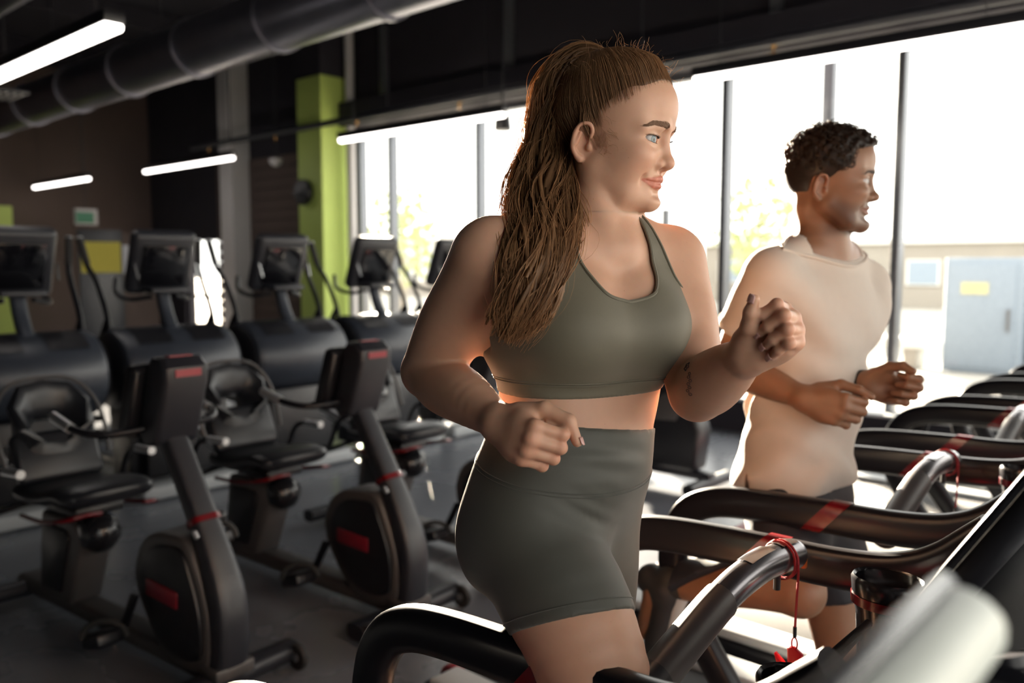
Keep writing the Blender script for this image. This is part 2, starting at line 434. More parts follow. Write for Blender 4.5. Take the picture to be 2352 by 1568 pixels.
# ------------------------------------------------------------------ outdoors
g = tag(obj('ground', MB().box((-5, 47.3, -.06), (160, 80, .1)), 'ground_out'), 'pale paved ground outside the windows', 'ground'); g['kind'] = 'structure'
g2 = tag(obj('ground', MB().box((44.4, 0, -.07), (80, 14.2, .1)), 'ground_out'), 'pale paved ground ahead of the runners', 'ground'); g2['kind'] = 'structure'
def building(label, x, y, w, dpt, h, m, win=True, base='outside_stone'):
    t = thing('building', label, 'building', (x, y, 0))
    obj('wall', MB().box((0, 0, h / 2), (w, dpt, h)), m, t)
    obj('roof', MB().box((0, 0, h + .1), (w + .3, dpt + .3, .2)), 'outside_white', t)
    obj('plinth', MB().box((0, -dpt / 2 - .03, .35), (w, .06, .7)), base, t)
    if win:
        n = max(2, int(w / 2.2))
        for i in range(n):
            f = obj('window_frame', MB().box((-w / 2 + (i + .5) * w / n, -dpt / 2 - .03, h * .55), (1.1, .08, h * .4)), 'outside_white', t)
            obj('window_pane', MB().box((-w / 2 + (i + .5) * w / n, -dpt / 2 - .075, h * .55), (.95, .02, h * .36)), 'outside_bluepale', f)
building('long low pale building seen through the leftmost windows', -28, 30, 18, 6, 2.6, 'outside_white')
building('pale building with windows seen behind the woman', -11.5, 34, 12, 6, 2.2, 'outside_stone')
be = thing('concrete_bench', 'white block bench outside right of the running man', 'bench', (-4.5, 13.2, 0))
obj('seat', MB().box((0, 0, .36), (1.5, .5, .14), bev=.02), 'outside_white', be)
for s in (-1, 1): obj('leg', MB().box((s * .55, 0, .145), (.2, .45, .29), bev=.02), 'outside_stone', be)
for i in range(5):
    t = thing('container', ['blue steel container seen outside, %s of the row' % o for o in ('leftmost', 'second', 'middle', 'fourth', 'rightmost')][i], 'container', (-3.05 + i * 1.02, 13.6 + i * .2, 0), 0, 'blue containers outside')
    obj('body', MB().box((0, 0, .8), (.98, 1.1, 1.6), bev=.02), ['outside_bluepale', 'outside_blue'][i % 2], t)
    obj('door_panel', MB().box((-.02, -.56, .8), (.84, .03, 1.45), bev=.01), 'outside_bluepale', t)
    obj('sticker', MB().box((-.1, -.58, 1.18), (.34, .01, .16)), 'outside_yellow', t)
    obj('latch', MB().box((.33, -.585, .75), (.04, .03, .3)), 'frame_grey', t)
post = thing('lamp_post', 'dark metal post standing outside behind the running man', 'post', (-3.30, 8.15, 0))
obj('post', MB().box((0, 0, 2.1), (.11, .11, 4.2), bev=.01), 'frame_grey', post)
obj('base', MB().box((0, 0, .03), (.26, .26, .06), bev=.01), 'frame_grey', post)
post = thing('lamp_post', 'slim grey post standing outside right of the woman\'s chin', 'post', (-4.96, 7.95, 0))
obj('post', MB().box((0, 0, 1.05), (.07, .07, 2.1), bev=.01), 'frame_grey', post)
obj('base', MB().box((0, 0, .03), (.2, .2, .06), bev=.01), 'frame_grey', post)
def tree(label, x, y, h, r):
    t = thing('tree', label, 'tree', (x, y, 0), 0, 'trees outside')
    obj('trunk', MB().tube([(0, 0, 0), (.05, 0, h * .4), (0, .05, h * .8)], .09, 8, smooth=3, rs=[1.2, .8, .4]), 'outside_stone', t)
    rnd = random.Random(int(x * 10)); mb = MB()
    for i in range(260):
        a, c, s_ = rnd.random() * 6.28, rnd.uniform(-1, 1), rnd.random() ** .4
        p = Vector((math.cos(a) * math.sqrt(1 - c * c), math.sin(a) * math.sqrt(1 - c * c), c * 1.2)) * r * s_ + Vector((0, 0, h * .72))
        u = Vector((rnd.gauss(0, 1), rnd.gauss(0, 1), rnd.gauss(0, 1))).normalized(); w = u.orthogonal().normalized(); k = r * .13
        mb.add([p - u * k, p + w * k * .6, p + u * k, p - w * k * .6], [(0, 1, 2, 3)])
    o = obj('foliage', mb, 'outside_green', t); o['kind'] = 'stuff'
tree('small tree outside the window behind the green pillar', -15.8, 13.5, 3.0, 1.0)
tree('small tree outside between the woman and the man', -9.3, 19, 3.2, 1.1)
tree('small tree outside right of the running man', -3.2, 22, 2.8, .9)
# ================================================================== treadmills (local x = world x + .8, y across, z up)
def make_treadmill(label):
    t = thing('treadmill', label, 'treadmill', (0, 0, 0), 0, 'treadmills in a row along the windows')
    ox = .8
    # running deck
    obj('deck', MB().box((-1.02 + ox, 0, .10), (1.98, .80, .13), bev=.03, seg=3), 'black_plastic', t)
    obj('belt', MB().box((-1.08 + ox, 0, .168), (1.70, .52, .02), bev=.008), 'belt', t)
    for s in (-1, 1):
        obj('side_step', MB().box((-1.06 + ox, s * .335, .180), (1.78, .13, .035), bev=.012, seg=3), 'pale_silver', t)
        obj('foot', MB().lathe([(.01, 0), (.045, 0), (.045, .02), (.02, .05), (.01, .05)], (-1.85 + ox, s * .3, 0), 'Z', 14), 'rubber', t)
        obj('foot', MB().lathe([(.01, 0), (.045, 0), (.045, .02), (.02, .05), (.01, .05)], (-.1 + ox, s * .3, 0), 'Z', 14), 'rubber', t)
    obj('rear_roller', MB().lathe([(.01, -.27), (.045, -.27), (.048, -.26), (.048, .26), (.045, .27), (.01, .27)], (-1.99 + ox, 0, .13), 'Y', 18), 'badge_red', t)
    obj('motor_hood', MB().prism([(-.38, .10), (-.36, .24), (-.25, .31), (.05, .34), (.20, .28), (.26, .10)], -.40, .40, bev=.03, seg=3), 'black_plastic', t).location = (ox, 0, 0)
    sec = oval(.026, .037, 18, 3.0)
    for s in (-1, 1):
        # handrail and its hooked rear post are one bent tube
        c = [(-.315, 1.085), (-.345, 1.058), (-.385, 1.022), (-.43, .995), (-.49, .976), (-.58, .966), (-.70, .963), (-.82, .959), (-.92, .953),
             (-.99, .942), (-1.045, .918), (-1.08, .878), (-1.098, .83), (-1.105, .775), (-1.095, .72), (-1.062, .652), (-1.01, .575), (-.955, .50), (-.83, .33), (-.745, .215), (-.72, .175)]
        path = spline([(x + ox, s * .325, z) for x, z in c], 4)
        r = obj('handrail', MB().sweep(path, sec, up=(0, 1, 0)), 'black_metal', t)
        # slanted red band around the rail
        mb = MB(); y0, y1 = -.0285, .0285
        prof = oval(.0285, .0395, 20, 3.0); rings = []
        for dx in (-.022, .022):
            for a, q in prof:
                z = .963 + q; x = -.715 + dx + (z - .963) * .86; rings.append((x + ox, s * .325 + a, z))
        n = len(prof)
        mb.add(rings, [(k, (k + 1) % n, n + (k + 1) % n, n + k) for k in range(n)])
        obj('red_band', mb, 'red_gloss', r, label='glossy red band')
        # upright from hood to console
        up_ = spline([(-.02 + ox, s * .33, .2), (-.06 + ox, s * .335, .6), (-.13 + ox, s * .33, .95), (-.20 + ox, s * .30, 1.14)], 5)
        obj('upright', MB().sweep(up_, oval(.03, .05, 14, 3.0), up=(0, 1, 0)), 'black_metal', t)
        # cup holder
        cx, cy, cz = -.43 + ox, s * .165, (-.042 if s < 0 else 0)
        cu = obj('cup_holder', MB().lathe([(.026, .85), (.036, .852), (.039, .87), (.045, .97), (.051, 1.0), (.053, 1.024), (.050, 1.03), (.046, 1.026), (.043, .98), (.036, .88), (.01, .87)], (cx, cy, cz), 'Z', 32, 1.05, .85), 'black_gloss', t)
        obj('ring', MB().lathe([(.0500, .985), (.0518, .985), (.0530, 1.0), (.0508, 1.0)], (cx, cy, cz), 'Z', 32, 1.05, .85), 'red_gloss', cu)
    obj('cup_bracket', MB().box((-.36 + ox, 0, .985), (.05, .60, .05), bev=.015, seg=3), 'black_plastic', t)
    obj('rest_plate', MB().box((-.452 + ox, -.02, .945), (.012, .17, .12), rot=(0, .57, 0), bev=.004), 'matte_black', t)
    # cross handle: leaves the near rail, ends free in a metal head with sensor plates
    hp = spline([(-.60 + ox, -.30, .940), (-.605 + ox, -.245, .948), (-.61 + ox, -.14, .975), (-.612 + ox, -.05, 1.0), (-.612 + ox, .03, 1.016), (-.612 + ox, .11, 1.020), (-.612 + ox, .20, 1.012), (-.612 + ox, .245, 1.006)], 6)
    hs = oval(.026, .027, 22)
    h = obj('cross_handle', MB().sweep(hp, hs, up=(1, 0, 0), scale=[1.0] * (len(hp) - 3) + [.95, .85, .6]), 'metal_handle', t)
    obj('cuff', MB().sweep(hp[0:8], oval(.031, .032, 20), up=(1, 0, 0)), 'black_plastic', h)
    obj('grip', MB().sweep(hp[7:20], oval(.0285, .0295, 20), up=(1, 0, 0)), 'grip_rubber', h)
    for k, (i0, i1) in enumerate(((25, 31), (33, 38))):
        mb = MB()
        pts = hp[i0:i1 + 1]
        V = []
        for p in pts:
            V += [(p[0] - .014, p[1], p[2] + .0262), (p[0], p[1], p[2] + .0288), (p[0] + .014, p[1], p[2] + .0262)]
        m = len(pts)
        mb.add(V, [(i * 3 + j, i * 3 + j + 1, i * 3 + j + 4, i * 3 + j + 3) for i in range(m - 1) for j in range(2)])
        o = obj('sensor_plate', mb, 'chrome', h)
    obj('lens', MB().box((-.612 + ox, .262, .985), (.022, .012, .022), bev=.004), 'amber', h)
    obj('key_pin', MB().tube([(-.612 + ox, .165, .995), (-.612 + ox, .165, .962)], .006, 10), 'black_plastic', h)
    # console
    mb = MB().box((0, 0, 0), (.036, .43, .30), bev=.016, seg=4)
    con = obj('console', mb, 'black_plastic', t)
    con.location = (-.200 + ox, 0, 1.238); con.rotation_euler = (0, math.radians(31.5), 0)
    obj('screen', MB().box((-.020, 0, .02), (.006, .39, .22), bev=.003), 'screen', con)
    obj('front_bezel', MB().box((-.0175, 0, 0), (.012, .425, .292), bev=.005), 'black_gloss', con)
    for k in range(5): obj('key', MB().box((-.0225, -.14 + .07 * k, -.122), (.005, .035, .022), bev=.002), ['dark_grey', 'badge_red', 'dark_grey', 'silver', 'dark_grey'][k], con)
    obj('console_base', MB().prism([(-.34, 1.07), (-.315, 1.10), (-.24, 1.15), (-.14, 1.15), (-.10, 1.06), (-.20, 1.04)], -.34, .34, bev=.015, seg=3), 'black_gloss', t).location = (ox, 0, 0)
    return t
mat('metal_handle', (.20, .19, .20), .24, metal=.9, noise=.08)
tread_labels = {-1: 'treadmill nearest the camera, only its blurred pale console corner shows', 0: 'black treadmill the woman in olive sportswear runs on',
                1: 'black treadmill the man in the cream shirt runs on', 2: 'empty treadmill directly beyond the running man',
                3: 'second empty treadmill beyond the running man', 4: 'third empty treadmill beyond the running man', 5: 'empty treadmill next to the windows, farthest of the row'}
TP = .965; TY0 = 1.19
tm = make_treadmill(tread_labels[0]); tm.location = (-.8, TY0, 0)
for k in (-1, 1, 2, 3, 4, 5):
    tk = dup(tm, (-.8 + (.03 if k == -1 else 0), TY0 + TP * k, 0), 0, tread_labels[k])
    if k == -1:
        ck = [c for c in tk.children if c.name.startswith('console') and not c.name.startswith('console_base')][0]
        ck.material_slots[0].link = 'OBJECT'; ck.material_slots[0].material = MAT['panel_sheen']  # pale colour stands in for window reflection on this console

def safety_clip(k, label, flip=1):
    y = TY0 + TP * k
    t = thing('safety_clip', label, 'safety clip', (-.612, y + .165, 1.012), 0, 'red safety clips on the treadmill handles')
    mb = MB()
    for j, (dy, rr) in enumerate(((0, .031), (.008, .0315))):
        a = [(rr * 1.0 * math.cos(q), dy + .012 * math.sin(q * .5), rr * 1.05 * math.sin(q)) for q in np.linspace(0, 2 * math.pi, 22)]
        mb.tube(a, .0022, 7)
    mb.tube(spline([(.020, .012, .026), (.029, .014, .010), (.031, .014, -.02), (.030, .013, -.07), (.029, .012, -.118)], 5), .0021, 7)
    obj('cord', mb, 'red_cord', t)
    obj('crimp', MB().tube([(.029, .012, -.112), (.029, .012, -.130)], .0034, 8), 'black_plastic', t)
    obj('loop', MB().tube([(.029 + .005 * math.sin(q), .012, -.142 - .011 * math.cos(q)) for q in np.linspace(0, 2 * math.pi, 15)[:-1]], .0014, 6, closed=True), 'red_cord', t)
    j1 = [(.018, -.150), (.028, -.148), (.044, -.158), (.043, -.195), (.045, -.225), (.040, -.240), (.031, -.243), (.024, -.225), (.020, -.19)]
    obj('jaw', MB().prism([(x * flip + (1 - flip) * .029, z) for x, z in j1][::flip], .006, .018, bev=.002), 'red_clip', t)
    j2 = [(-.002, -.163), (.012, -.175), (.028, -.19), (.036, -.22), (.036, -.240), (.028, -.2435), (.018, -.225), (.010, -.200)]
    obj('jaw', MB().prism([(x * flip + (1 - flip) * .029, z) for x, z in j2][::flip], -.002, .011, bev=.002), 'red_clip', t)
    return t
safety_clip(0, 'red safety clip on a cord round the handle in front of the woman')
safety_clip(1, 'red safety clip hanging in front of the running man', -1)
safety_clip(2, 'red safety clip on the empty treadmill beyond the man')

# ================================================================== recumbent bikes (local x forward, origin under the crank)
def make_bike(label):
    t = thing('recumbent_bike', label, 'exercise bike', (0, 0, 0), 0, 'recumbent exercise bikes in a row')
    ox = 2.9                                                            # local x = world x + 2.9 at the second bike
    P = lambda pts: [(x + ox, z) for x, z in pts]
    obj('base_rail', MB().box((-3.42 + ox, 0, .075), (1.55, .11, .07), bev=.02, seg=3), 'rim_grey', t)
    obj('front_foot', MB().sweep([(-2.66 + ox, y, .06) for y in np.linspace(-.29, .29, 7)], oval(.05, .035, 14, 3), up=(1, 0, 0)), 'dark_grey', t)
    obj('rear_foot', MB().sweep([(-4.12 + ox, y, .06) for y in np.linspace(-.26, .26, 7)], oval(.045, .035, 14, 3), up=(1, 0, 0)), 'dark_grey', t)
    for s in (-1, 1):
        w = obj('wheel', MB().lathe([(.01, -.012), (.045, -.012), (.05, -.006), (.05, .006), (.045, .012), (.01, .012)], (-2.60 + ox, s * .27, .05), 'Y', 20), 'rubber', t)
        obj('hub', MB().lathe([(.005, -.014), (.016, -.014), (.016, .014), (.005, .014)], (-2.60 + ox, s * .27, .05), 'Y', 12), 'silver', w)
    # drive housing: grey rim and dark side plates
    out = [(-3.20, .30), (-3.21, .38), (-3.16, .475), (-3.06, .535), (-2.93, .555), (-2.80, .55), (-2.72, .45), (-2.655, .32), (-2.64, .20), (-2.66, .11), (-2.76, .075), (-2.88, .075), (-3.00, .10), (-3.08, .16), (-3.14, .22)]
    out = [((x + 2.67) * .83 - 2.67, z) for x, z in out]
    cpts = spline([(x, 0, z) for x, z in out + out[:1]], 4)[:-1]
    hs = obj('drive_housing', MB().prism([(p[0] + ox, p[2]) for p in cpts], -.075, .075, bev=.018, seg=3), 'rim_grey', t)
    cx_, cz_ = -2.86, .31
    inn = [((p[0] - cx_) * .80 + cx_ + .012 + ox, (p[2] - cz_) * .82 + cz_ + .006) for p in cpts]
    for s in (-1, 1):
        obj('side_plate', MB().prism(inn if s < 0 else inn[::-1], s * .070, s * .088, bev=.006), 'black_plastic', hs)
        bd = obj('badge', MB().box((-2.905 + ox, s * .089, .335), (.20, .010, .062), rot=(0, .05, 0), bev=.004), 'badge_red', hs, label='red badge')
        c = obj('crank', MB().prism([(-3.06 + ox - .02, .30), (-3.06 + ox + .02, .30), (-3.17 + ox + .018, .12), (-3.17 + ox - .016, .12)] if s < 0 else [(-3.06 + ox - .02, .28), (-3.06 + ox + .02, .28), (-2.96 + ox + .018, .47), (-2.96 + ox - .016, .47)], s * .095, s * .115, bev=.004), 'black_metal', t)
        px, pz = (-3.165, .13) if s < 0 else (-2.965, .46)
        pd = obj('pedal', MB().box((px + ox - .01, s * .175, pz - .005), (.13, .11, .055), rot=(0, -.3, 0), bev=.016, seg=3), 'black_plastic', t)
        obj('strap', MB().tube([(px + ox + .05 * math.cos(q), s * .175 + .055 * s * 0 + .06 * math.cos(q), pz + .065 * math.sin(q)) for q in np.linspace(0, math.pi, 9)], .012, 8), 'rubber', pd)
        obj('reflector', MB().box((px + ox - .075, s * .175, pz - .02), (.008, .05, .018)), 'badge_red', pd)
    # flat mast bulging forward then leaning back to the console
    mp = spline([(-2.66 + ox, 0, .07), (-2.635 + ox, 0, .20), (-2.64 + ox, 0, .34), (-2.69 + ox, 0, .47), (-2.765 + ox, 0, .61), (-2.86 + ox, 0, .76), (-2.97 + ox, 0, .93)], 6)
    m = obj('mast', MB().sweep(mp, oval(.050, .038, 18, 4), up=(0, 1, 0), scale=list(np.interp(np.linspace(0, 1, len(mp)), [0, .4, .65, 1], [1.35, 1.3, 1.0, .92]))), 'dark_grey', t)
    obj('toe_cover', MB().box((-2.65 + ox, 0, .10), (.11, .16, .05), bev=.012), 'rim_grey', m)
    i = 24
    q0, q1 = Vector(mp[i]), Vector(mp[i + 1]); dd = (q1 - q0).normalized()
    obj('red_collar', MB().sweep([q0 - dd * .011, q0 + dd * .011], oval(.056, .044, 18, 4), up=(0, 1, 0)), 'red_gloss', m, label='red collar')
    obj('knob', MB().lathe([(.008, -.0), (.02, -.0), (.022, .02), (.015, .035), (.004, .04)], (-2.765 + ox, .05, .61), 'Y', 14), 'black_plastic', m)
    for dz in (-.02, -.035): obj('bolt', MB().lathe([(.003, -.008), (.011, -.008), (.011, .0), (.003, 0)], (-2.745 + ox - dz * .6, -.052, .595 + dz * .6), 'Y', 10), 'silver', m)
    # console: tall slab with a second shell behind it
    con = obj('console', MB().prism(P([(-2.99, .86), (-2.915, .87), (-2.83, 1.10), (-2.83, 1.155), (-2.87, 1.19), (-2.93, 1.19), (-2.955, 1.16), (-3.03, .90)]), -.088, .088, bev=.022, seg=4), 'dark_grey', t)
    obj('badge', MB().box((-2.885 + ox, -.0, 1.190), (.03, .09, .008), rot=(0, -.0, 0)), 'badge_red', con, label='red badge')
    obj('badge', MB().box((-2.828 + ox, 0, 1.135), (.006, .10, .026)), 'badge_red', con)
    obj('screen_shell', MB().prism(P([(-3.12, .90), (-3.04, .90), (-2.965, 1.13), (-2.98, 1.16), (-3.03, 1.16)]), -.125, .125, bev=.02, seg=4), 'black_plastic', con)
    obj('screen', MB().box((-3.078 + ox, 0, 1.03), (.008, .20, .17), rot=(0, .32, 0), bev=.003), 'screen', con)
    obj('tray', MB().box((-3.10 + ox, 0, .90), (.11, .22, .03), bev=.01), 'black_plastic', con)
    for s in (-1, 1):
        hb = obj('handlebar', MB().tube([(-2.98 + ox, s * .05, .93), (-3.02 + ox, s * .20, .92), (-3.10 + ox, s * .27, .935), (-3.24 + ox, s * .275, .965)], .014, 12, smooth=5, up=(0, 0, 1)), 'black_metal', t)
        obj('grip', MB().tube([(-3.13 + ox, s * .275, .94), (-3.26 + ox, s * .275, .97)], .019, 12, up=(0, 0, 1)), 'silver', hb)
    # seat column, slide and seat
    col = obj('seat_column', MB().prism(P([(-3.86, .09), (-3.58, .09), (-3.44, .42), (-3.52, .47), (-3.80, .47)]), -.07, .07, bev=.02, seg=3), 'rim_grey', t)
    for s in (-1, 1): obj('side_plate', MB().prism(P([(-3.80, .14), (-3.64, .14), (-3.545, .39), (-3.575, .42), (-3.75, .42)])[::s], s * .066, s * .082, bev=.006), 'black_plastic', col)
    obj('slide_rail', MB().sweep([(-4.12 + ox, 0, .62), (-3.38 + ox, 0, .43)], oval(.05, .03, 14, 4), up=(0, 1, 0)), 'black_metal', t)
    obj('end_cap', MB().lathe([(.005, -.075), (.05, -.066), (.078, -.03), (.082, .0), (.078, .03), (.05, .066), (.005, .075)], (-3.44 + ox, 0, .42), 'Y', 26), 'black_gloss', t)
    obj('lever', MB().tube([(-3.75 + ox, -.17, .475), (-3.52 + ox, -.19, .495), (-3.34 + ox, -.19, .53), (-3.30 + ox, -.12, .545), (-3.32 + ox, -.05, .535)], .009, 10, smooth=5, up=(0, 0, 1)), 'red_gloss', t, label='red adjusting lever')
    obj('lever', MB().tube([(-3.75 + ox, .17, .475), (-3.52 + ox, .19, .495), (-3.34 + ox, .19, .53), (-3.30 + ox, .12, .545)], .009, 10, smooth=5, up=(0, 0, 1)), 'red_gloss', t, label='red adjusting lever')
    se = obj('seat', MB().sweep(spline([(-3.80 + ox, 0, .575), (-3.70 + ox, 0, .565), (-3.58 + ox, 0, .575), (-3.44 + ox, 0, .605), (-3.34 + ox, 0, .60), (-3.31 + ox, 0, .585)], 4), oval(.19, .042, 24, 3), up=(0, 1, 0), scale=[.8] + [1] * 15 + [.97, .93, .86, .7, .5]), 'vinyl', t)
    obj('seat_plate', MB().box((-3.60 + ox, 0, .52), (.36, .2, .04), bev=.01), 'black_plastic', se)
    # backrest: slab with an opening, built as a frame loop and a lower pad
    bk = obj('backrest', MB().sweep([(-3.74 + ox - (z - .6) * .42, y, z) for y, z in [(0.02, .68), (-.07, .685), (-.118, .73), (-.122, .80), (-.108, .88), (-.07, .925), (0, .935), (.07, .925), (.108, .88), (.122, .80), (.118, .73), (.07, .685)]], oval(.082, .030, 14, 3), closed=True, up=(-.1, 0, 1)), 'vinyl', t)
    obj('back_pad', MB().box((-3.775 + ox, 0, .70), (.06, .36, .22), rot=(0, -.4, 0), bev=.028, seg=3), 'vinyl', bk)
    obj('back_edge', MB().tube([(-3.72 + ox - (z - .6) * .42, y, z) for y, z in [(-.215, .68), (-.225, .80), (-.205, .92), (-.13, 1.005), (0, 1.025), (.13, 1.005), (.205, .92), (.225, .80), (.215, .68)]], .009, 8, smooth=3, up=(1, 0, 0)), 'rim_grey', bk)
    obj('back_post', MB().sweep([(-3.80 + ox, 0, .53), (-3.80 + ox, 0, .72)], oval(.05, .02, 12, 4), up=(0, 1, 0)), 'black_metal', bk)
    for s in (-1, 1):
        sh = obj('side_handle', MB().tube([(-3.86 + ox, s * .06, .50), (-3.88 + ox, s * .24, .47), (-3.80 + ox, s * .28, .52), (-3.72 + ox, s * .28, .66), (-3.62 + ox, s * .275, .70), (-3.50 + ox, s * .27, .705)], .013, 10, smooth=4, up=(0, 0, 1)), 'black_metal', t)
        obj('grip', MB().tube([(-3.62 + ox, s * .275, .70), (-3.49 + ox, s * .27, .706)], .018, 12, up=(0, 0, 1)), 'silver', sh)
    obj('rear_slide_cover', MB().sweep([(-4.20 + ox, 0, .655), (-3.90 + ox, 0, .575)], oval(.055, .035, 14, 3), up=(0, 1, 0)), 'silver', t)
    for o in list(t.children):
        if o.name.split('.')[0] in ('seat', 'backrest', 'seat_column', 'slide_rail', 'end_cap', 'lever', 'side_handle', 'rear_slide_cover'): o.location.x -= .075
    return t
bike_labels = ['recumbent bike at the lower left, nearest to the camera', 'recumbent bike in the middle, left of the woman', 'recumbent bike partly behind the woman\'s elbow']
bk0 = make_bike(bike_labels[1]); bk0.location = (-2.9, 2.27, 0); bk0.rotation_euler = (0, 0, math.radians(3))
dup(bk0, (-2.93, 1.44, 0), math.radians(5), bike_labels[0])
dup(bk0, (-2.9, 3.08, 0), math.radians(2), bike_labels[2])

# ================================================================== upright bike beyond the woman's arm
ub = thing('upright_bike', 'dark upright exercise bike seen between the woman and the man', 'exercise bike', (-3.15, 5.05, 0))
obj('housing', MB().prism([(-.40, .12), (.30, .12), (.34, .40), (.26, .62), (.08, .74), (-.10, .62), (-.30, .50), (-.42, .30)], -.09, .09, bev=.03, seg=3), 'black_plastic', ub)
obj('side_cover', MB().prism([(-.20, .44), (.16, .46), (.22, .54), (.08, .64), (-.06, .56)], -.105, -.088, bev=.006), 'rim_grey', ub)
obj('mast', MB().sweep(spline([(.22, 0, .5), (.20, 0, .8), (.12, 0, 1.1), (.10, 0, 1.25)], 5), oval(.05, .06, 14, 3), up=(0, 1, 0)), 'dark_grey', ub)
cn = obj('console', MB().prism([(-.04, 1.22), (.14, 1.22), (.20, 1.40), (.16, 1.46), (.02, 1.46), (-.06, 1.40)], -.16, .16, bev=.04, seg=4), 'blue_grey', ub)
obj('screen', MB().box((-.056, 0, 1.34), (.008, .24, .14), rot=(0, -.2, 0)), 'screen', cn)
for s in (-1, 1):
    obj('handlebar', MB().tube([(.10, s * .05, 1.15), (.02, s * .2, 1.12), (-.12, s * .22, 1.18), (-.16, s * .2, 1.3)], .015, 10, smooth=5, up=(0, 0, 1)), 'black_metal', ub)
    obj('foot', MB().sweep([(s * .42 - .05, y, .05) for y in np.linspace(-.28, .28, 6)], oval(.045, .035, 12, 3), up=(1, 0, 0)), 'dark_grey', ub)
obj('base_rail', MB().box((-.05, 0, .09), (.9, .09, .06), bev=.02), 'dark_grey', ub)
obj('seat', MB().lathe([(.01, .93), (.10, .93), (.13, .955), (.11, .985), (.01, .99)], (-.36, 0, 0), 'Z', 22, 1.1, .9), 'vinyl', ub)
obj('seat_post', MB().tube([(-.22, 0, .5), (-.34, 0, .93)], .026, 12), 'silver', ub)

# ================================================================== cross trainers (front with the round drum faces +x)
def make_trainer(label):
    t = thing('cross_trainer', label, 'cross trainer', (0, 0, 0), 0, 'cross trainers in a row behind the bikes')
    prof = [(.0, -.40), (.20, -.40), (.25, -.385), (.27, -.35), (.275, 0), (.27, .35), (.25, .385), (.20, .40), (0, .40)]
    dr = obj('drum_housing', MB().lathe(prof, (0, 0, .83), 'Y', 44, 1.15, 1.0), 'blue_grey', t)
    for s in (-1, 1): obj('side_disc', MB().lathe([(.0, s * .395), (.235, s * .395), (.24, s * .402), (.225, s * .415), (.0, s * .42)], (0, 0, .83), 'Y', 36, 1.13, 1.0), 'black_plastic', dr)
    for s in (-1, 1):
        a0, a1 = math.radians(40), math.radians(82); V = []; n = 8
        for k in range(n):
            a = a0 + (a1 - a0) * k / (n - 1)
            for y in (s * .07, s * .30): V.append((.279 * 1.15 * math.cos(a), y, .83 + .279 * math.sin(a)))
        obj('drum_window', MB().add(V, [(2 * k, 2 * k + 1, 2 * k + 3, 2 * k + 2) for k in range(n - 1)]), 'black_plastic', dr)
    obj('neck', MB().sweep(spline([(.16, 0, .98), (.02, 0, 1.16), (-.05, 0, 1.34)], 5), oval(.045, .03, 14, 3), up=(0, 1, 0)), 'blue_grey', t)
    obj('neck_fin', MB().prism([(.20, 1.0), (.30, .90), (.31, .86), (.24, .93), (.05, 1.08)], -.04, .04, bev=.008), 'dark_grey', t)
    con = obj('console', MB().box((-.06, 0, 1.53), (.10, .44, .45), rot=(0, .38, 0), bev=.045, seg=4), 'dark_grey', t)
    obj('back_panel', MB().box((-.003, 0, 1.505), (.016, .30, .29), rot=(0, .38, 0), bev=.006), 'screen', con)
    obj('tray', MB().box((0.0, 0, 1.34), (.18, .26, .035), bev=.012), 'dark_grey', t)
    obj('screen', MB().box((-.110, 0, 1.55), (.012, .36, .34), rot=(0, .38, 0)), 'screen', con)
    for s in (-1, 1):
        obj('trim_strip', MB().tube([(.0 + .05, s * .205, 1.42), (-.015 + .03, s * .212, 1.52)], .007, 8), 'chrome', con)
        fx = obj('fixed_handle', MB().tube([(-.02, s * .08, 1.30), (-.10, s * .20, 1.28), (-.26, s * .22, 1.32), (-.34, s * .18, 1.42)], .016, 10, smooth=5, up=(0, 0, 1)), 'black_metal', t)
        ar = obj('swing_arm', MB().tube([(.0, s * .36, .85), (-.06, s * .365, 1.16), (-.20, s * .37, 1.40), (-.28, s * .39, 1.50), (-.32, s * .415, 1.66)], .018, 10, smooth=5, up=(1, 0, 0)), 'black_metal', t)
        obj('hand_grip', MB().tube([(-.285, s * .392, 1.515), (-.325, s * .417, 1.685)], .023, 12, up=(1, 0, 0)), 'rubber', ar)
        obj('cap', MB().lathe([(.004, -.012), (.02, -.010), (.024, 0), (.02, .01), (.004, .012)], (-.328, s * .418, 1.69), 'Z', 14), 'silver', ar)
        obj('link_arm', MB().tube([(-.06, s * .365, 1.16), (-.50, s * .36, .62), (-.95, s * .24, .34)], .02, 10, smooth=4, up=(0, 0, 1)), 'black_metal', t)
        obj('pedal', MB().box((-1.02, s * .20, .36), (.42, .18, .045), rot=(0, .08 * s, 0), bev=.015, seg=3), 'black_plastic', t)
        obj('track', MB().sweep([(-.1, s * .2, .14), (-1.75, s * .2, .10)], oval(.03, .03, 10, 4), up=(0, 1, 0)), 'dark_grey', t)
        obj('leg', MB().prism([(-.12, .06), (.12, .06), (.17, .58), (-.17, .58)], s * .30 - .04, s * .30 + .04, bev=.012), 'black_plastic', t)
    obj('front_step', MB().box((.30, 0, .055), (.16, .74, .09), bev=.02, seg=3), 'pale_silver', t)
    obj('skirt', MB().box((.06, 0, .36), (.34, .54, .50), bev=.04), 'black_plastic', t)
    obj('rear_foot', MB().sweep([(-1.75, y, .06) for y in np.linspace(-.3, .3, 6)], oval(.045, .04, 12, 3), up=(1, 0, 0)), 'dark_grey', t)
    return t
tr_labels = ['cross trainer at the left edge with a lit logo on its console', 'cross trainer in front of the glazed door', 'cross trainer just left of the green pillar', 'cross trainer right of the green pillar, against the window', 'cross trainer half hidden behind the woman\'s shoulder']
ct = make_trainer(tr_labels[1]); ct.location = (-5.62, 2.70, 0)
for k, y in ((0, 1.80), (2, 3.62), (3, 4.52), (4, 5.42)): dup(ct, (-5.62, y, 0), 0, tr_labels[k])
ct0 = [o for o in bpy.data.objects if o.get('label') == tr_labels[0]][0]
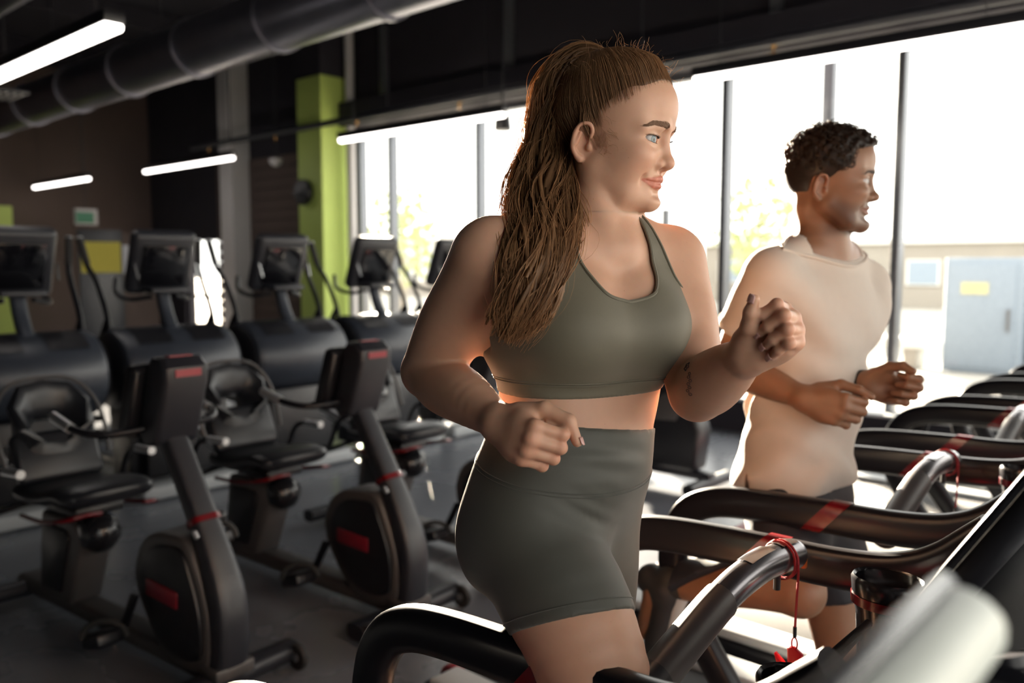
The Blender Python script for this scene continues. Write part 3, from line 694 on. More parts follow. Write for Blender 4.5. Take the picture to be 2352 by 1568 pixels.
ctc = [c for c in ct0.children if c.name.startswith('console')][0]
tmsh = text_mesh('STAR TRAC', .046)
lo = obj('logo_text', tmsh, 'panel_text', ctc, label='pale lettering'); lo.rotation_euler = (math.pi / 2, 0, math.pi / 2)
lo.matrix_local = Matrix.Translation((.016, .04, 1.565)) @ Matrix.Rotation(.38, 4, 'Y') @ Euler((math.pi / 2, 0, math.pi / 2)).to_matrix().to_4x4()
o = obj('logo_mark', MB().box((.012, -.115, 1.567), (.004, .035, .02), rot=(0, .38, 0)), 'badge_red', ctc, label='red mark')
# ================================================================== bodies: smooth blends of tapered shapes, meshed as one surface
FWD = np.array([-math.cos(YAW) * math.cos(PITCH), math.sin(YAW) * math.cos(PITCH), -math.sin(PITCH)])
HH = np.array([-math.cos(YAW), math.sin(YAW), 0.0]); RR = np.array([math.sin(YAW), math.cos(YAW), 0.0])
UPV = np.cross(RR, FWD)
CAM = np.array([0, 0, HC])
def W(px, py, d):
    """a point of the place, measured from the photograph: picture position and distance in metres"""
    return CAM + d * (FWD + RR * (px - 1176) / LENS_PX - UPV * (py - 784) / LENS_PX)
def nrm(v): v = np.asarray(v, float); return v / np.linalg.norm(v)
def frame(f, up=(0, 0, 1)):
    """rows: forward, left, up"""
    f = nrm(f); l = nrm(np.cross(up, f)); return np.array([f, l, np.cross(f, l)])

class Shape:
    def __init__(s): s.p = []
    def cap(s, a, b, ra, rb=None, k=.01, op=1, tag=''):
        a, b = np.asarray(a, float), np.asarray(b, float); rb = ra if rb is None else rb
        s.p.append(('cap', (a, b, ra, rb), k, op, (a + b) / 2, np.linalg.norm(a - b) / 2 + max(ra, rb), tag)); return s
    def chain(s, pts, rs, k=.01, tag=''):
        """a limb: smooth curve through pts with changing radius, blended as one shape"""
        pts = np.array(pts, float); n = len(pts); q = np.array(spline(np.column_stack([pts, rs]), 4))
        c = q[:, :3].mean(0); rad = (np.linalg.norm(q[:, :3] - c, axis=1) + q[:, 3]).max()
        s.p.append(('poly', q, k, 1, c, rad, tag)); return s
    def ell(s, c, r, R=None, k=.01, op=1, tag='', sub=None):
        c = np.asarray(c, float); r = np.asarray(r, float); R = np.eye(3) if R is None else R
        s.p.append(('ell', (c, r, R), k, op, c, r.max(), tag)); return s
    def loft(s, secs, k=.01, p=2.2, tag=''):
        """secs: rows of z, cx, cy, yaw, halfwidth, front, back from low to high"""
        q = np.array(sorted(secs), float); z0, z1 = q[0, 0], q[-1, 0]
        c = np.array([q[:, 1].mean(), q[:, 2].mean(), (z0 + z1) / 2]); rad = np.hypot((z1 - z0) / 2, q[:, 4:7].max() + np.ptp(q[:, 1:3], axis=0).max())
        zz = np.linspace(z0, z1, 96); t = [np.interp(zz, q[:, 0], q[:, i]) for i in range(7)]
        for i in range(1, 7):                                       # soften the section changes
            for _ in range(2):
                e = np.pad(t[i], 4, mode='edge'); t[i] = np.convolve(e, np.ones(9) / 9, 'valid')
        s.p.append(('loft', (zz, t, p), k, 1, c, rad, tag)); return s
    def fn(s, f, c, rad, k=.01, op=1, tag=''):
        s.p.append(('fn', f, k, op, np.asarray(c, float), rad, tag)); return s
    def only(s, *tags):
        o = Shape(); o.p = [q for q in s.p if q[6] in tags]; return o

def prim_d(kind, a, P):
    if kind == 'cap':
        A, B, ra, rb = a; ab = B - A; h = np.clip(((P - A) @ ab) / max(ab @ ab, 1e-12), 0, 1)
        return np.linalg.norm(P - A - h[:, None] * ab, axis=1) - (ra + (rb - ra) * h)
    if kind == 'poly':
        d = np.full(len(P), 9.0)
        for i in range(len(a) - 1):
            A, B, ra, rb = a[i, :3], a[i + 1, :3], a[i, 3], a[i + 1, 3]; ab = B - A
            h = np.clip(((P - A) @ ab) / max(ab @ ab, 1e-12), 0, 1); w = P - A - h[:, None] * ab
            d = np.minimum(d, np.sqrt((w * w).sum(1)) - (ra + (rb - ra) * h))
        return d
    if kind == 'ell':
        c, r, R = a; q = (P - c) @ R.T; k0 = np.linalg.norm(q / r, axis=1); k1 = np.linalg.norm(q / (r * r), axis=1) + 1e-9
        return k0 * (k0 - 1) / k1
    if kind == 'loft':
        zz, t, p = a; z = P[:, 2]
        cx, cy, yw, hw, bf, bb = [np.interp(z, zz, t[i]) for i in range(1, 7)]
        dx, dy = P[:, 0] - cx, P[:, 1] - cy; f = dx * np.cos(yw) + dy * np.sin(yw); l = -dx * np.sin(yw) + dy * np.cos(yw)
        b = np.where(f > 0, bf, bb)
        k0 = (np.abs(f / b) ** p + np.abs(l / hw) ** p) ** (1 / p) + 1e-6
        d = (k0 - 1) * np.minimum(np.sqrt(f * f + l * l) / k0, np.maximum(hw, b))
        e = np.maximum(zz[0] - z, z - zz[-1])
        return np.where(e > 0, np.sqrt(np.maximum(d, 0) ** 2 + e * e) + np.minimum(np.maximum(d, e), 0) * 0, d)
    return a(P)

def smin(d, e, k):
    h = np.maximum(k - np.abs(d - e), 0) / k
    return np.minimum(d, e) - h * h * k * .25
def evaluate(S, P):
    d = np.full(len(P), 9.0, np.float32)
    for kind, a, k, op, c, rad, tag in S.p:
        m = np.linalg.norm(P - c, axis=1) < rad + k + .05
        if not m.any(): continue
        e = prim_d(kind, a, P[m]); k = max(k, 1e-4)
        if op > 0: d[m] = smin(d[m], e, k)
        else: d[m] = -smin(-d[m], e, k)
    return d

def axis_grid(lo, hi, base, fine=()):
    """coordinates from lo to hi: step base, smaller steps inside the fine ranges (a, b, step)"""
    x = [lo]
    while x[-1] < hi:
        st = base
        for a, b, f in fine:
            gap = max(a - x[-1], x[-1] - b, 0)
            st = min(st, f + gap * .35)
        x.append(x[-1] + st)
    n = (-(len(x) - 1)) % 8
    for _ in range(n): x.append(x[-1] + base)
    return np.array(x, np.float64)

def mesh_shape(S, lo, hi, base, fines=(), extra=None, keep=None):
    """surface nets on a block-sparse rectilinear grid; fines: boxes (lo, hi, step); extra(P, d) may reshape the field"""
    ax = [axis_grid(lo[i], hi[i], base, [(f[0][i], f[1][i], f[2]) for f in fines]) for i in range(3)]
    nb = [(len(a) - 1) // 8 for a in ax]
    cen = [(a[0:-1:8][:n] + a[8::8][:n]) / 2 for a, n in zip(ax, nb)]
    hal = [(a[8::8][:n] - a[0:-1:8][:n]) / 2 for a, n in zip(ax, nb)]
    G = np.stack(np.meshgrid(*cen, indexing='ij'), -1).reshape(-1, 3)
    Hh = np.stack(np.meshgrid(*hal, indexing='ij'), -1).reshape(-1, 3); diag = np.linalg.norm(Hh, axis=1)
    BI = np.stack(np.meshgrid(*[np.arange(n) for n in nb], indexing='ij'), -1).reshape(-1, 3)
    d = np.full(len(G), 9.0, np.float32)
    for kind, a, k, op, c, rad, tag in S.p:
        if op < 0: continue
        m = np.linalg.norm(G - c, axis=1) < rad + diag + .06
        if m.any(): d[m] = smin(d[m], prim_d(kind, a, G[m]), max(k, 1e-4))
    act = np.abs(d) < diag * 1.25 + .012
    if keep is not None: act &= keep(G) < diag * 1.1
    # subtractions can open a surface well inside: keep blocks near them too
    for kind, a, k, op, c, rad, tag in S.p:
        if op < 0: act |= (np.linalg.norm(G - c, axis=1) < rad + diag) & (d < diag * 1.2 + .01) & ((keep(G) < diag * 1.1) if keep is not None else True)
    G, diag, BI = G[act], diag[act], BI[act]; n = len(BI)
    o9 = np.arange(9)
    X = ax[0][BI[:, 0, None] * 8 + o9]; Y = ax[1][BI[:, 1, None] * 8 + o9]; Z = ax[2][BI[:, 2, None] * 8 + o9]
    P = np.empty((n, 9, 9, 9, 3), np.float32)
    P[..., 0] = X[:, :, None, None]; P[..., 1] = Y[:, None, :, None]; P[..., 2] = Z[:, None, None, :]
    D = np.full((n, 729), 9.0, np.float32); Pf = P.reshape(n, 729, 3)
    for kind, a, k, op, c, rad, tag in S.p:
        m = np.where(np.linalg.norm(G - c, axis=1) < rad + diag + k + .015)[0]
        if len(m) == 0: continue
        q = Pf[m].reshape(-1, 3); e = prim_d(kind, a, q).reshape(len(m), 729); k = max(k, 1e-4)
        D[m] = smin(D[m], e, k) if op > 0 else -smin(-D[m], e, k)
    if extra is not None: D = extra(Pf.reshape(-1, 3), D.reshape(-1)).reshape(n, 729).astype(np.float32)
    D = D.reshape(n, 9, 9, 9)
    ins = D < 0
    c8 = [(i, j, k) for i in (0, 1) for j in (0, 1) for k in (0, 1)]
    cnt = sum(ins[:, i:i + 8, j:j + 8, k:k + 8].astype(np.int8) for i, j, k in c8)
    cells = np.argwhere((cnt > 0) & (cnt < 8))
    b, ci, cj, ck = cells.T
    acc = np.zeros((len(cells), 3)); num = np.zeros(len(cells))
    val = {o: D[b, ci + o[0], cj + o[1], ck + o[2]] for o in c8}; pos = {o: Pf.reshape(n, 9, 9, 9, 3)[b, ci + o[0], cj + o[1], ck + o[2]] for o in c8}
    for o in c8:
        for axn in range(3):
            if o[axn]: continue
            o2 = tuple(1 if t == axn else o[t] for t in range(3)); va, vb = val[o], val[o2]
            m = (va < 0) != (vb < 0); t = va[m] / (va[m] - vb[m])
            acc[m] += pos[o][m] + (pos[o2][m] - pos[o][m]) * t[:, None]; num[m] += 1
    V = acc / num[:, None]
    N = [len(a) + 1 for a in ax]
    gi = np.stack([BI[b, 0] * 8 + ci, BI[b, 1] * 8 + cj, BI[b, 2] * 8 + ck], 1).astype(np.int64)
    key = (gi[:, 0] * N[1] + gi[:, 1]) * N[2] + gi[:, 2]
    order = np.argsort(key); ks = key[order]
    quads = []
    for axn in range(3):
        sl0 = [slice(0, 8)] * 3; sl1 = list(sl0); sl1[axn] = slice(1, 9)
        A = ins[(slice(None), *sl0)]; B = ins[(slice(None), *sl1)]
        e = np.argwhere(A != B)
        if len(e) == 0: continue
        flip = A[e[:, 0], e[:, 1], e[:, 2], e[:, 3]]
        g = BI[e[:, 0]] * 8 + e[:, 1:4]
        u, v = [(1, 2), (2, 0), (0, 1)][axn]
        ids = []
        for du, dv in ((0, 0), (1, 0), (1, 1), (0, 1)):
            h = g.copy(); h[:, u] -= du; h[:, v] -= dv
            kk = (h[:, 0].astype(np.int64) * N[1] + h[:, 1]) * N[2] + h[:, 2]
            i = np.clip(np.searchsorted(ks, kk), 0, len(ks) - 1); ok = (ks[i] == kk) & (h >= 0).all(1)
            ids.append(np.where(ok, order[i], -1))
        q = np.stack(ids, 1); good = (q >= 0).all(1); q, f = q[good], flip[good]
        q[f] = q[f][:, ::-1]
        quads.append(q[:, ::-1])
    Q = np.concatenate(quads)
    if keep is not None:
        kv = keep(V) < 0; Q = Q[kv[Q].any(1)]
        used = np.zeros(len(V), bool); used[Q.ravel()] = True; new = np.cumsum(used) - 1; V = V[used]; Q = new[Q]
    return V, Q
def largest(V, Q):
    """drop loose crumbs: keep only the biggest connected piece"""
    L = np.arange(len(V))
    for _ in range(400):
        m = L[Q].min(1); N = L.copy()
        for i in range(4): np.minimum.at(N, Q[:, i], m)
        N = N[N]
        if (N == L).all(): break
        L = N
    u, c = np.unique(L, return_counts=True); keep = L == u[c.argmax()]; Q = Q[keep[Q[:, 0]]]; new = np.cumsum(keep) - 1
    return V[keep], new[Q]
def join_meshes(parts):
    Vs, Qs, o = [], [], 0
    for V, Q in parts: Vs.append(V); Qs.append(Q + o); o += len(V)
    return np.concatenate(Vs), np.concatenate(Qs)
def body_mesh(S, coarse, pieces):
    """pieces: (point, outward normal, box centre, box half size, step, tag): finer patches of the same surface beyond each plane"""
    c = np.array([q[4] for q in S.p if q[0] != 'loft']); r = np.array([q[5] for q in S.p if q[0] != 'loft'])
    lo, hi = (c - r[:, None]).min(0) - .02, (c + r[:, None]).max(0) + .02
    def inside(P, p):
        """positive where the fine patch takes over"""
        k = (P - p[0]) @ p[1]
        if p[5]: k = np.minimum(k, .010 - evaluate(S.only(p[5]), P))
        else: k = np.minimum(k, p[3] * 1.2 - np.linalg.norm(P - p[2], axis=1))
        return k
    def kc(P):
        k = np.full(len(P), -1.0)
        for p in pieces:
            m = np.linalg.norm(P - p[2], axis=1) < p[3] * 1.8; k[m] = np.maximum(k[m], inside(P[m], p))
        return k
    out = [mesh_shape(S, lo, hi, coarse, keep=kc)]
    for p in pieces: out.append(mesh_shape(S, p[2] - p[3], p[2] + p[3], p[4], keep=lambda P: -inside(P, p)))
    return join_meshes([(relax(V, Q, 1, .3), Q) for V, Q in out])

def seam_normals(me, S, V, pieces, dist=.016):
    """exact normals beside the joins of fine and coarse patches"""
    N = np.zeros_like(V)
    for p in pieces:
        m = (np.abs((V - p[0]) @ p[1]) < dist) & (np.linalg.norm(V - p[2], axis=1) < p[3] * 1.8); P = V[m]; e = .002
        g = np.stack([evaluate(S, P + np.eye(3)[i] * e) - evaluate(S, P - np.eye(3)[i] * e) for i in range(3)], 1)
        N[m] = g / (np.linalg.norm(g, axis=1, keepdims=True) + 1e-9)
    me.normals_split_custom_set_from_vertices([tuple(n) for n in N])
def np_mesh(name, V, Q, smooth=True):
    me = bpy.data.meshes.new(name); nv, nq, w = len(V), len(Q), Q.shape[1]
    me.vertices.add(nv); me.vertices.foreach_set('co', np.ascontiguousarray(V, np.float32).ravel())
    me.loops.add(nq * w); me.loops.foreach_set('vertex_index', np.ascontiguousarray(Q, np.int32).ravel())
    me.polygons.add(nq); me.polygons.foreach_set('loop_start', np.arange(0, nq * w, w, dtype=np.int32))
    me.update(calc_edges=True); me.validate()
    if smooth: me.polygons.foreach_set('use_smooth', np.ones(len(me.polygons), bool))
    return me
def set_tint(me, col):
    at = me.attributes.new('tint', 'FLOAT_COLOR', 'POINT')
    at.data.foreach_set('color', np.concatenate([col, np.ones((len(col), 1))], 1).astype(np.float32).ravel())
def relax(V, Q, n=1, f=.5):
    """light smoothing of the mesh"""
    for _ in range(n):
        A = np.zeros_like(V); c = np.zeros(len(V))
        for i in range(4):
            j = (i + 1) % 4
            np.add.at(A, Q[:, i], V[Q[:, j]]); np.add.at(c, Q[:, i], 1)
        V = V + f * (A / np.maximum(c, 1)[:, None] - V)
    return V
def tubes(strands, radii, seg=3):
    """many thin tapered tubes as one vertex and face array; strands (n, m, 3), radii (n, m)"""
    S = np.asarray(strands, float); n, m, _ = S.shape; R = np.asarray(radii, float).reshape(n, m)
    T = np.gradient(S, axis=1); T /= np.linalg.norm(T, axis=2, keepdims=True) + 1e-9
    ref = np.array([.31, .47, .83]); B = np.cross(T, ref); B /= np.linalg.norm(B, axis=2, keepdims=True) + 1e-9; C = np.cross(T, B)
    a = np.arange(seg) * 2 * np.pi / seg
    V = S[:, :, None, :] + R[:, :, None, None] * (np.cos(a)[None, None, :, None] * B[:, :, None, :] + np.sin(a)[None, None, :, None] * C[:, :, None, :])
    idx = np.arange(n * m * seg).reshape(n, m, seg)
    q = np.stack([idx[:, :-1], np.roll(idx, -1, 2)[:, :-1], np.roll(idx, -1, 2)[:, 1:], idx[:, 1:]], -1).reshape(-1, 4)
    return V.reshape(-1, 3), q

# ------------------------------------------------------------------ skin and cloth
def skin_material(name, base, rough=.48, freckle=.0):
    m = mat(name, base, rough, sub=.35, subr=(1.0, .32, .16), subs=.010, spec=.35, noise=.05, scale=60, bump=.12, bscale=1400)
    nt = m.node_tree; n = nt.nodes; L = nt.links; bs = n['Principled BSDF']
    src = bs.inputs['Base Color'].links[0].from_socket
    at = n.new('ShaderNodeAttribute'); at.attribute_name = 'tint'
    mu = n.new('ShaderNodeMix'); mu.data_type = 'RGBA'; mu.blend_type = 'MULTIPLY'; mu.inputs[0].default_value = 1
    L.new(src, mu.inputs[6]); L.new(at.outputs['Color'], mu.inputs[7])
    out = mu.outputs[2]
    if freckle:
        vo = n.new('ShaderNodeTexVoronoi'); vo.inputs['Scale'].default_value = 55
        L.new(n['Texture Coordinate'].outputs['Object'], vo.inputs['Vector'])
        ra = n.new('ShaderNodeValToRGB'); ra.color_ramp.elements[0].position = .03; ra.color_ramp.elements[1].position = .055
        ra.color_ramp.elements[0].color = (.45, .30, .24, 1); ra.color_ramp.elements[1].color = (1, 1, 1, 1)
        L.new(vo.outputs['Distance'], ra.inputs[0])
        m2 = n.new('ShaderNodeMix'); m2.data_type = 'RGBA'; m2.blend_type = 'MULTIPLY'; m2.inputs[0].default_value = freckle
        L.new(out, m2.inputs[6]); L.new(ra.outputs[0], m2.inputs[7]); out = m2.outputs[2]
    L.new(out, bs.inputs['Base Color'])
    return m
skin_material('skin_fair', (.60, .345, .235), .46, freckle=.35)
skin_material('skin_tan', (.225, .112, .064), .46)
mat('olive_cloth', (.132, .116, .078), .62, noise=.05, scale=300, sheen=.25, bump=.12, bscale=2500)
mat('olive_legs', (.062, .062, .050), .62, noise=.05, scale=300, sheen=.25, bump=.12, bscale=2500)
mat('cream_cloth', (.56, .47, .40), .8, noise=.04, scale=40, sheen=.15, bump=.25, bscale=1500, sub=.12, subr=(1, .7, .5), subs=.01)
mat('navy_cloth', (.009, .009, .015), .75, noise=.1, scale=80)
mat('eye_white', (.46, .42, .40), .12, noise=.03)
mat('iris_blue', (.17, .21, .22), .12, noise=.25, scale=900)
mat('iris_brown', (.06, .03, .015), .12, noise=.2, scale=900)
mat('pupil', (.004, .004, .004), .08)
mat('nail', (.62, .36, .32), .16, noise=.03)
mat('tattoo_ink', (.05, .05, .06), .6)
mat('shoe_black', (.02, .02, .022), .6, noise=.1)
mat('sock_dark', (.03, .03, .03), .8)
def hair_material(name, base, tip):
    m = mat(name, base, .42, spec=.35, noise=.35, scale=140)
    nt = m.node_tree; n = nt.nodes; L = nt.links; bs = n['Principled BSDF']
    src = bs.inputs['Base Color'].links[0].from_socket
    at = n.new('ShaderNodeAttribute'); at.attribute_name = 'tint'
    mx = n.new('ShaderNodeMix'); mx.data_type = 'RGBA'; mx.blend_type = 'MULTIPLY'; mx.inputs[0].default_value = 1
    L.new(src, mx.inputs[6]); L.new(at.outputs['Color'], mx.inputs[7]); L.new(mx.outputs[2], bs.inputs['Base Color'])
    tr = n.new('ShaderNodeBsdfTranslucent'); tr.inputs[0].default_value = (*tip, 1)
    ms = n.new('ShaderNodeMixShader'); ms.inputs[0].default_value = .32
    L.new(bs.outputs[0], ms.inputs[1]); L.new(tr.outputs[0], ms.inputs[2]); L.new(ms.outputs[0], n['Material Output'].inputs['Surface'])
    return m
hair_material('hair_auburn', (.260, .140, .070), (.62, .36, .17))
hair_material('hair_dark', (.030, .018, .012), (.25, .11, .04))

# ------------------------------------------------------------------ a hand: palm, four fingers and a thumb, as parts of the body shape
def add_hand(S, wr, A, C, pose, sc=1.0, tag='hand', k=.0035):
    """wr wrist, A wrist to knuckles, C little finger to index; dorsal B = toward the back of the hand
    pose: per finger (flex at knuckle, middle joint, end joint) in degrees, spread; thumb as list of points in (A, B, C)"""
    A = nrm(A); C = nrm(C - A * (C @ A)); B = pose['side'] * np.cross(C, A)
    L = lambda a, b, c: wr + sc * (A * a + B * b + C * c)
    S.cap(L(.000, 0, .004), L(.050, .000, .016), .0225 * sc, .0190 * sc, .020, 1, tag)
    S.cap(L(.000, 0, -.006), L(.050, .000, -.016), .0215 * sc, .0165 * sc, .020, 1, tag)
    S.ell(L(.045, .002, .0), [.042 * sc, .0165 * sc, .040 * sc], np.array([A, B, C]), .012, 1, tag)
    S.cap(L(.012, -.012, .016), L(.044, -.016, .026), .017 * sc, .0135 * sc, .012, 1, tag)      # ball of the thumb
    S.cap(L(.014, -.010, -.020), L(.060, -.010, -.026), .0135 * sc, .011 * sc, .012, 1, tag)    # edge of the hand
    lens = [(.043, .025, .020), (.046, .029, .021), (.043, .027, .021), (.034, .020, .018)]
    base = [(.084, .003, .0280), (.088, .005, .0093), (.084, .003, -.0093), (.076, .000, -.0262)]
    rad = [(.0105, .0092, .0082, .0070), (.0107, .0094, .0084, .0072), (.0102, .0090, .0080, .0069), (.0092, .0080, .0072, .0062)]
    out = {'tips': [], 'B': B, 'A': A, 'C': C, 'L': L, 'joints': []}
    for i in range(4):
        a0, a1, a2 = pose['flex'][i]; sp = pose.get('spread', (6, 2, -2, -7))[i]
        p = L(*base[i]); S.cap(L(.045, .002, base[i][2] * .72), p, .0125 * sc, rad[i][0] * 1.08 * sc, .010, 1, tag)
        ang = 0; pts = [p]; sd = math.sin(math.radians(sp))
        for ln, da in zip(lens[i], (a0, a1, a2)):
            ang += math.radians(da)
            d = nrm(A * math.cos(ang) - B * math.sin(ang) + C * sd * (1 if len(pts) == 1 else .35)); pts.append(pts[-1] + d * ln * sc)
        for j in range(3): S.cap(pts[j], pts[j + 1], rad[i][j] * sc, rad[i][j + 1] * sc, k if j else .006, 1, tag)
        S.ell(pts[1], np.array([.0093, .0093, .0091]) * sc, None, k, 1, tag)
        out['tips'].append((pts[-1], nrm(pts[-1] - pts[-2]), rad[i][3] * sc)); out['joints'].append(pts)
    tp = [L(*q) for q in pose['thumb']]
    for j, (r0, r1, kk) in enumerate(((.0155, .0118, .012), (.0118, .0105, .005), (.0105, .0080, .004))[:len(tp) - 1]):
        S.cap(tp[j], tp[j + 1], r0 * sc, r1 * sc, kk, 1, tag)
    out['thumb'] = tp
    return out
# ------------------------------------------------------------------ head builder (head frame: f forward, l left, u up, origin between the eyes' level and the ears)
def EYE(s): return (.0628, s * .0335, -.001)
def eye_frame(R, s):
    a = .21 * s; return np.array([R[0] * math.cos(a) + R[1] * math.sin(a), R[1] * math.cos(a) - R[0] * math.sin(a), R[2]])
def add_head(S, O, R, sc=1.0, male=False, k0=.012, tag='head', smile=.0, open_mouth=0.0):
    H = lambda f, l, u: O + sc * (R[0] * f + R[1] * l + R[2] * u)
    E = lambda c, r, k=k0, op=1, rot=None: S.ell(H(*c), np.array(r) * sc, R if rot is None else rot @ R, k, op, tag)
    K = lambda a, b, ra, rb, k=k0, op=1: S.cap(H(*a), H(*b), ra * sc, rb * sc, k, op, tag)
    m = 1.0 if male else 0.0
    E((-.010, 0, .036), (.094, .0745, .082), .02)                      # cranium
    E((.010, 0, .050), (.080, .066, .062), .02)                        # forehead
    E((.022, 0, -.020), (.060, .060, .070), .02)                       # face core
    E((.026, 0, -.056), (.044, .044, .042), .02)                       # lower face
    for s in (-1, 1):
        K((-.004, s * .054, -.050), (.040, s * (.036 + .004 * m), -.084 - .003 * m), .018 + .003 * m, .017, .022)   # jaw
        K((.040, s * (.034 + .004 * m), -.084 - .003 * m), (.066, s * .010, -.090 - .004 * m), .017, .0155 + .002 * m, .016)
        E((.055, s * .043, -.026), (.024, .021, .020 - .003 * m), .022)                             # cheekbone
        E((.036 - .003 * m, s * .037, -.050), (.026, .023, .028), .02)
        K((.0785, s * .013, .0165), (.062, s * .050, .014), .0105 + .002 * m, .009, .012)             # brow
    for s in (-1, 1):
        E((.016, s * .047, -.022), (.046, .021, .046), .02)            # side of the face
        E((.020, s * .046, .034), (.042, .021, .040), .02)             # temple
    E((.070, 0, -.089 - .004 * m), (.0145, .016 + .003 * m, .0135), .010)                           # chin
    E((.0555, 0, -.060), (.0225, .0280, .024), .014)                    # mouth mound
    for s in (-1, 1):
        S.ell(H(.0940, s * .0375, -.0005), np.array([.0190, .0215, .0132]) * sc, eye_frame(R, s), .012, -1, tag)  # eye socket
        E((.086, s * .013, .004), (.012, .008, .012), .010, -1)       # inner corner
    # nose
    K((.0735, 0, .012), (.087, 0, -.026), .0078 + .001 * m, .0088, .010)
    E((.0895 + .003 * m, 0, -.0325), (.0112, .0105, .0095), .008)
    for s in (-1, 1):
        E((.0775 + .002 * m, s * .0150, -.0350), (.0110, .0072, .0080), .006)
        E((.0845, s * .0085, -.0430), (.0065, .0036, .0040), .003, -1)
    K((.086, 0, -.0385), (.077, 0, -.0435), .0045, .005, .006)
    E((.0815, 0, -.0505), (.004, .0035, .006), .005, -1)               # philtrum
    # lips
    up, om = smile, open_mouth
    for s in (-1, 1):
        for (a, b, r0, r1) in (((.0800, .004, -.0562), (.0762, .0140, -.0576), .0050, .0046), ((.0762, .0140, -.0576), (.0705, .0240, -.0600 + up * .4), .0046, .0038), ((.0705, .0240, -.0600 + up * .4), (.0655, .0325, -.0622 + up), .0038, .0026)):
            K((a[0], s * a[1], a[2]), (b[0], s * b[1], b[2]), r0, r1, .003)
    for s in (-1, 1):
        for (a, b, r0, r1) in (((.0785, .002, -.0680 - om), (.0740, .0140, -.0676 - om), .0060, .0056), ((.0740, .0140, -.0676 - om), (.0692, .0240, -.0656 - om * .6 + up * .5), .0056, .0042), ((.0692, .0240, -.0656 - om * .6 + up * .5), (.0655, .0320, -.0632 + up), .0042, .0026)):
            K((a[0], s * a[1], a[2]), (b[0], s * b[1], b[2]), r0, r1, .0014)
        E((.0690, s * .0375, -.0626 + up), (.006, .0040, .006), .008, -1)   # mouth corner
    for s in (-1, 1):
        for (a, b) in (((.0845, 0, -.0624 - om * .5), (.0808, .0140, -.0626 - om * .4)), ((.0808, .0140, -.0626 - om * .4), (.0738, .0240, -.0628 - om * .2 + up * .5)), ((.0738, .0240, -.0628 - om * .2 + up * .5), (.0678, .0350, -.0627 + up))):
            K((a[0], s * a[1], a[2]), (b[0], s * b[1], b[2]), .0012 + om * .7, .0012 + om * .5, .0014, -1)
    E((.0825, 0, -.0800), (.007, .014, .0042), .012, -1)               # hollow under the lower lip
    # eyelids: a shell round each eyeball, opened by an almond slit
    for s in (-1, 1):
        C = H(*EYE(s)); Ry = eye_frame(R, s)
        S.ell(C, np.array([.0158, .0172, .0152]) * sc, Ry, .0045, 1, tag)
        def slit(P, C=C, s=s, Ry=Ry):
            q = (P - C) @ Ry.T / sc; l = q[:, 1] * s; uu = q[:, 2]
            x = np.clip(np.where(l > 0, l / .0165, l / .0152), -1, 1); top = .0053 * np.sqrt(np.maximum(1 - np.abs(x) ** 2.4, 0)) + .0012 * x; bot = -.0047 * np.sqrt(np.maximum(1 - np.abs(x) ** 2.2, 0)) + .0012 * x
            d = np.maximum(np.maximum(uu - top, bot - uu), np.abs(l - .001) - .0162)
            return np.maximum(d, -.002 - q[:, 0]) * sc
        S.fn(slit, C + R[0] * .010 * sc, .020 * sc, .0012, -1, tag)
    # ears
    for s in (-1, 1):
        tilt = np.array([[math.cos(.22), 0, -math.sin(.22)], [0, 1, 0], [math.sin(.22), 0, math.cos(.22)]])
        yaw_ = np.array([[math.cos(.42 * s), -math.sin(.42 * s), 0], [math.sin(.42 * s), math.cos(.42 * s), 0], [0, 0, 1]])
        Re = yaw_ @ tilt @ R
        c = H(-.022, s * .0770, -.015)
        G = lambda f, l, u: c + sc * (Re[0] * f + Re[1] * l * s + Re[2] * u)
        S.ell(G(0, -.004, .002), np.array([.0175, .0055, .0285]) * sc, Re, .007, 1, tag)
        rim = [(.0085, .003, .002), (.0105, .005, .017), (.003, .006, .0265), (-.009, .006, .022), (-.0140, .0055, .008), (-.0115, .0045, -.010), (-.003, .003, -.021), (.0045, .001, -.0255)]
        S.chain([G(*q) for q in rim], [x * sc for x in (.0030, .0034, .0036, .0036, .0036, .0036, .0044, .0060)], .003, tag)
        S.ell(G(.003, .006, -.004), np.array([.0088, .0062, .0115]) * sc, Re, .004, -1, tag)
        S.ell(G(-.002, .0075, .014), np.array([.0075, .0045, .0095]) * sc, Re, .004, -1, tag)
        S.cap(G(-.008, .0045, -.006), G(-.006, .005, .011), .0030 * sc, .0028 * sc, .004, 1, tag)
        S.ell(G(.0125, .0035, -.005), np.array([.0045, .004, .006]) * sc, Re, .004, 1, tag)
    return H

def add_eyes(H, R, sc, person, iris='iris_blue', gaze=(0.0, 0.0)):
    g = nrm(R[0] + R[1] * gaze[0] + R[2] * gaze[1])
    for s in (-1, 1):
        c = H(*EYE(s))
        M = Matrix.Translation(Vector(c)) @ Vector(g).to_track_quat('Z', 'Y').to_matrix().to_4x4()
        ball = MB().lathe([(.0148 * sc * math.sin(a), .0148 * sc * math.cos(a)) for a in np.linspace(.02, 3.10, 22)], seg=28)
        o = obj('eye', ball, 'eye_white', person); o.matrix_local = M
        ir = MB().lathe([(.0003, .01492 * sc), (.0026 * sc, .0149 * sc), (.0058 * sc, .0139 * sc), (.0060 * sc, .0134 * sc), (.0003, .0130 * sc)], seg=28)
        i = obj('iris', ir, iris, o)
        obj('pupil', MB().lathe([(.0002, .01515 * sc), (.0021 * sc, .01508 * sc), (.0022 * sc, .0147 * sc), (.0002, .0145 * sc)], seg=20), 'pupil', i)

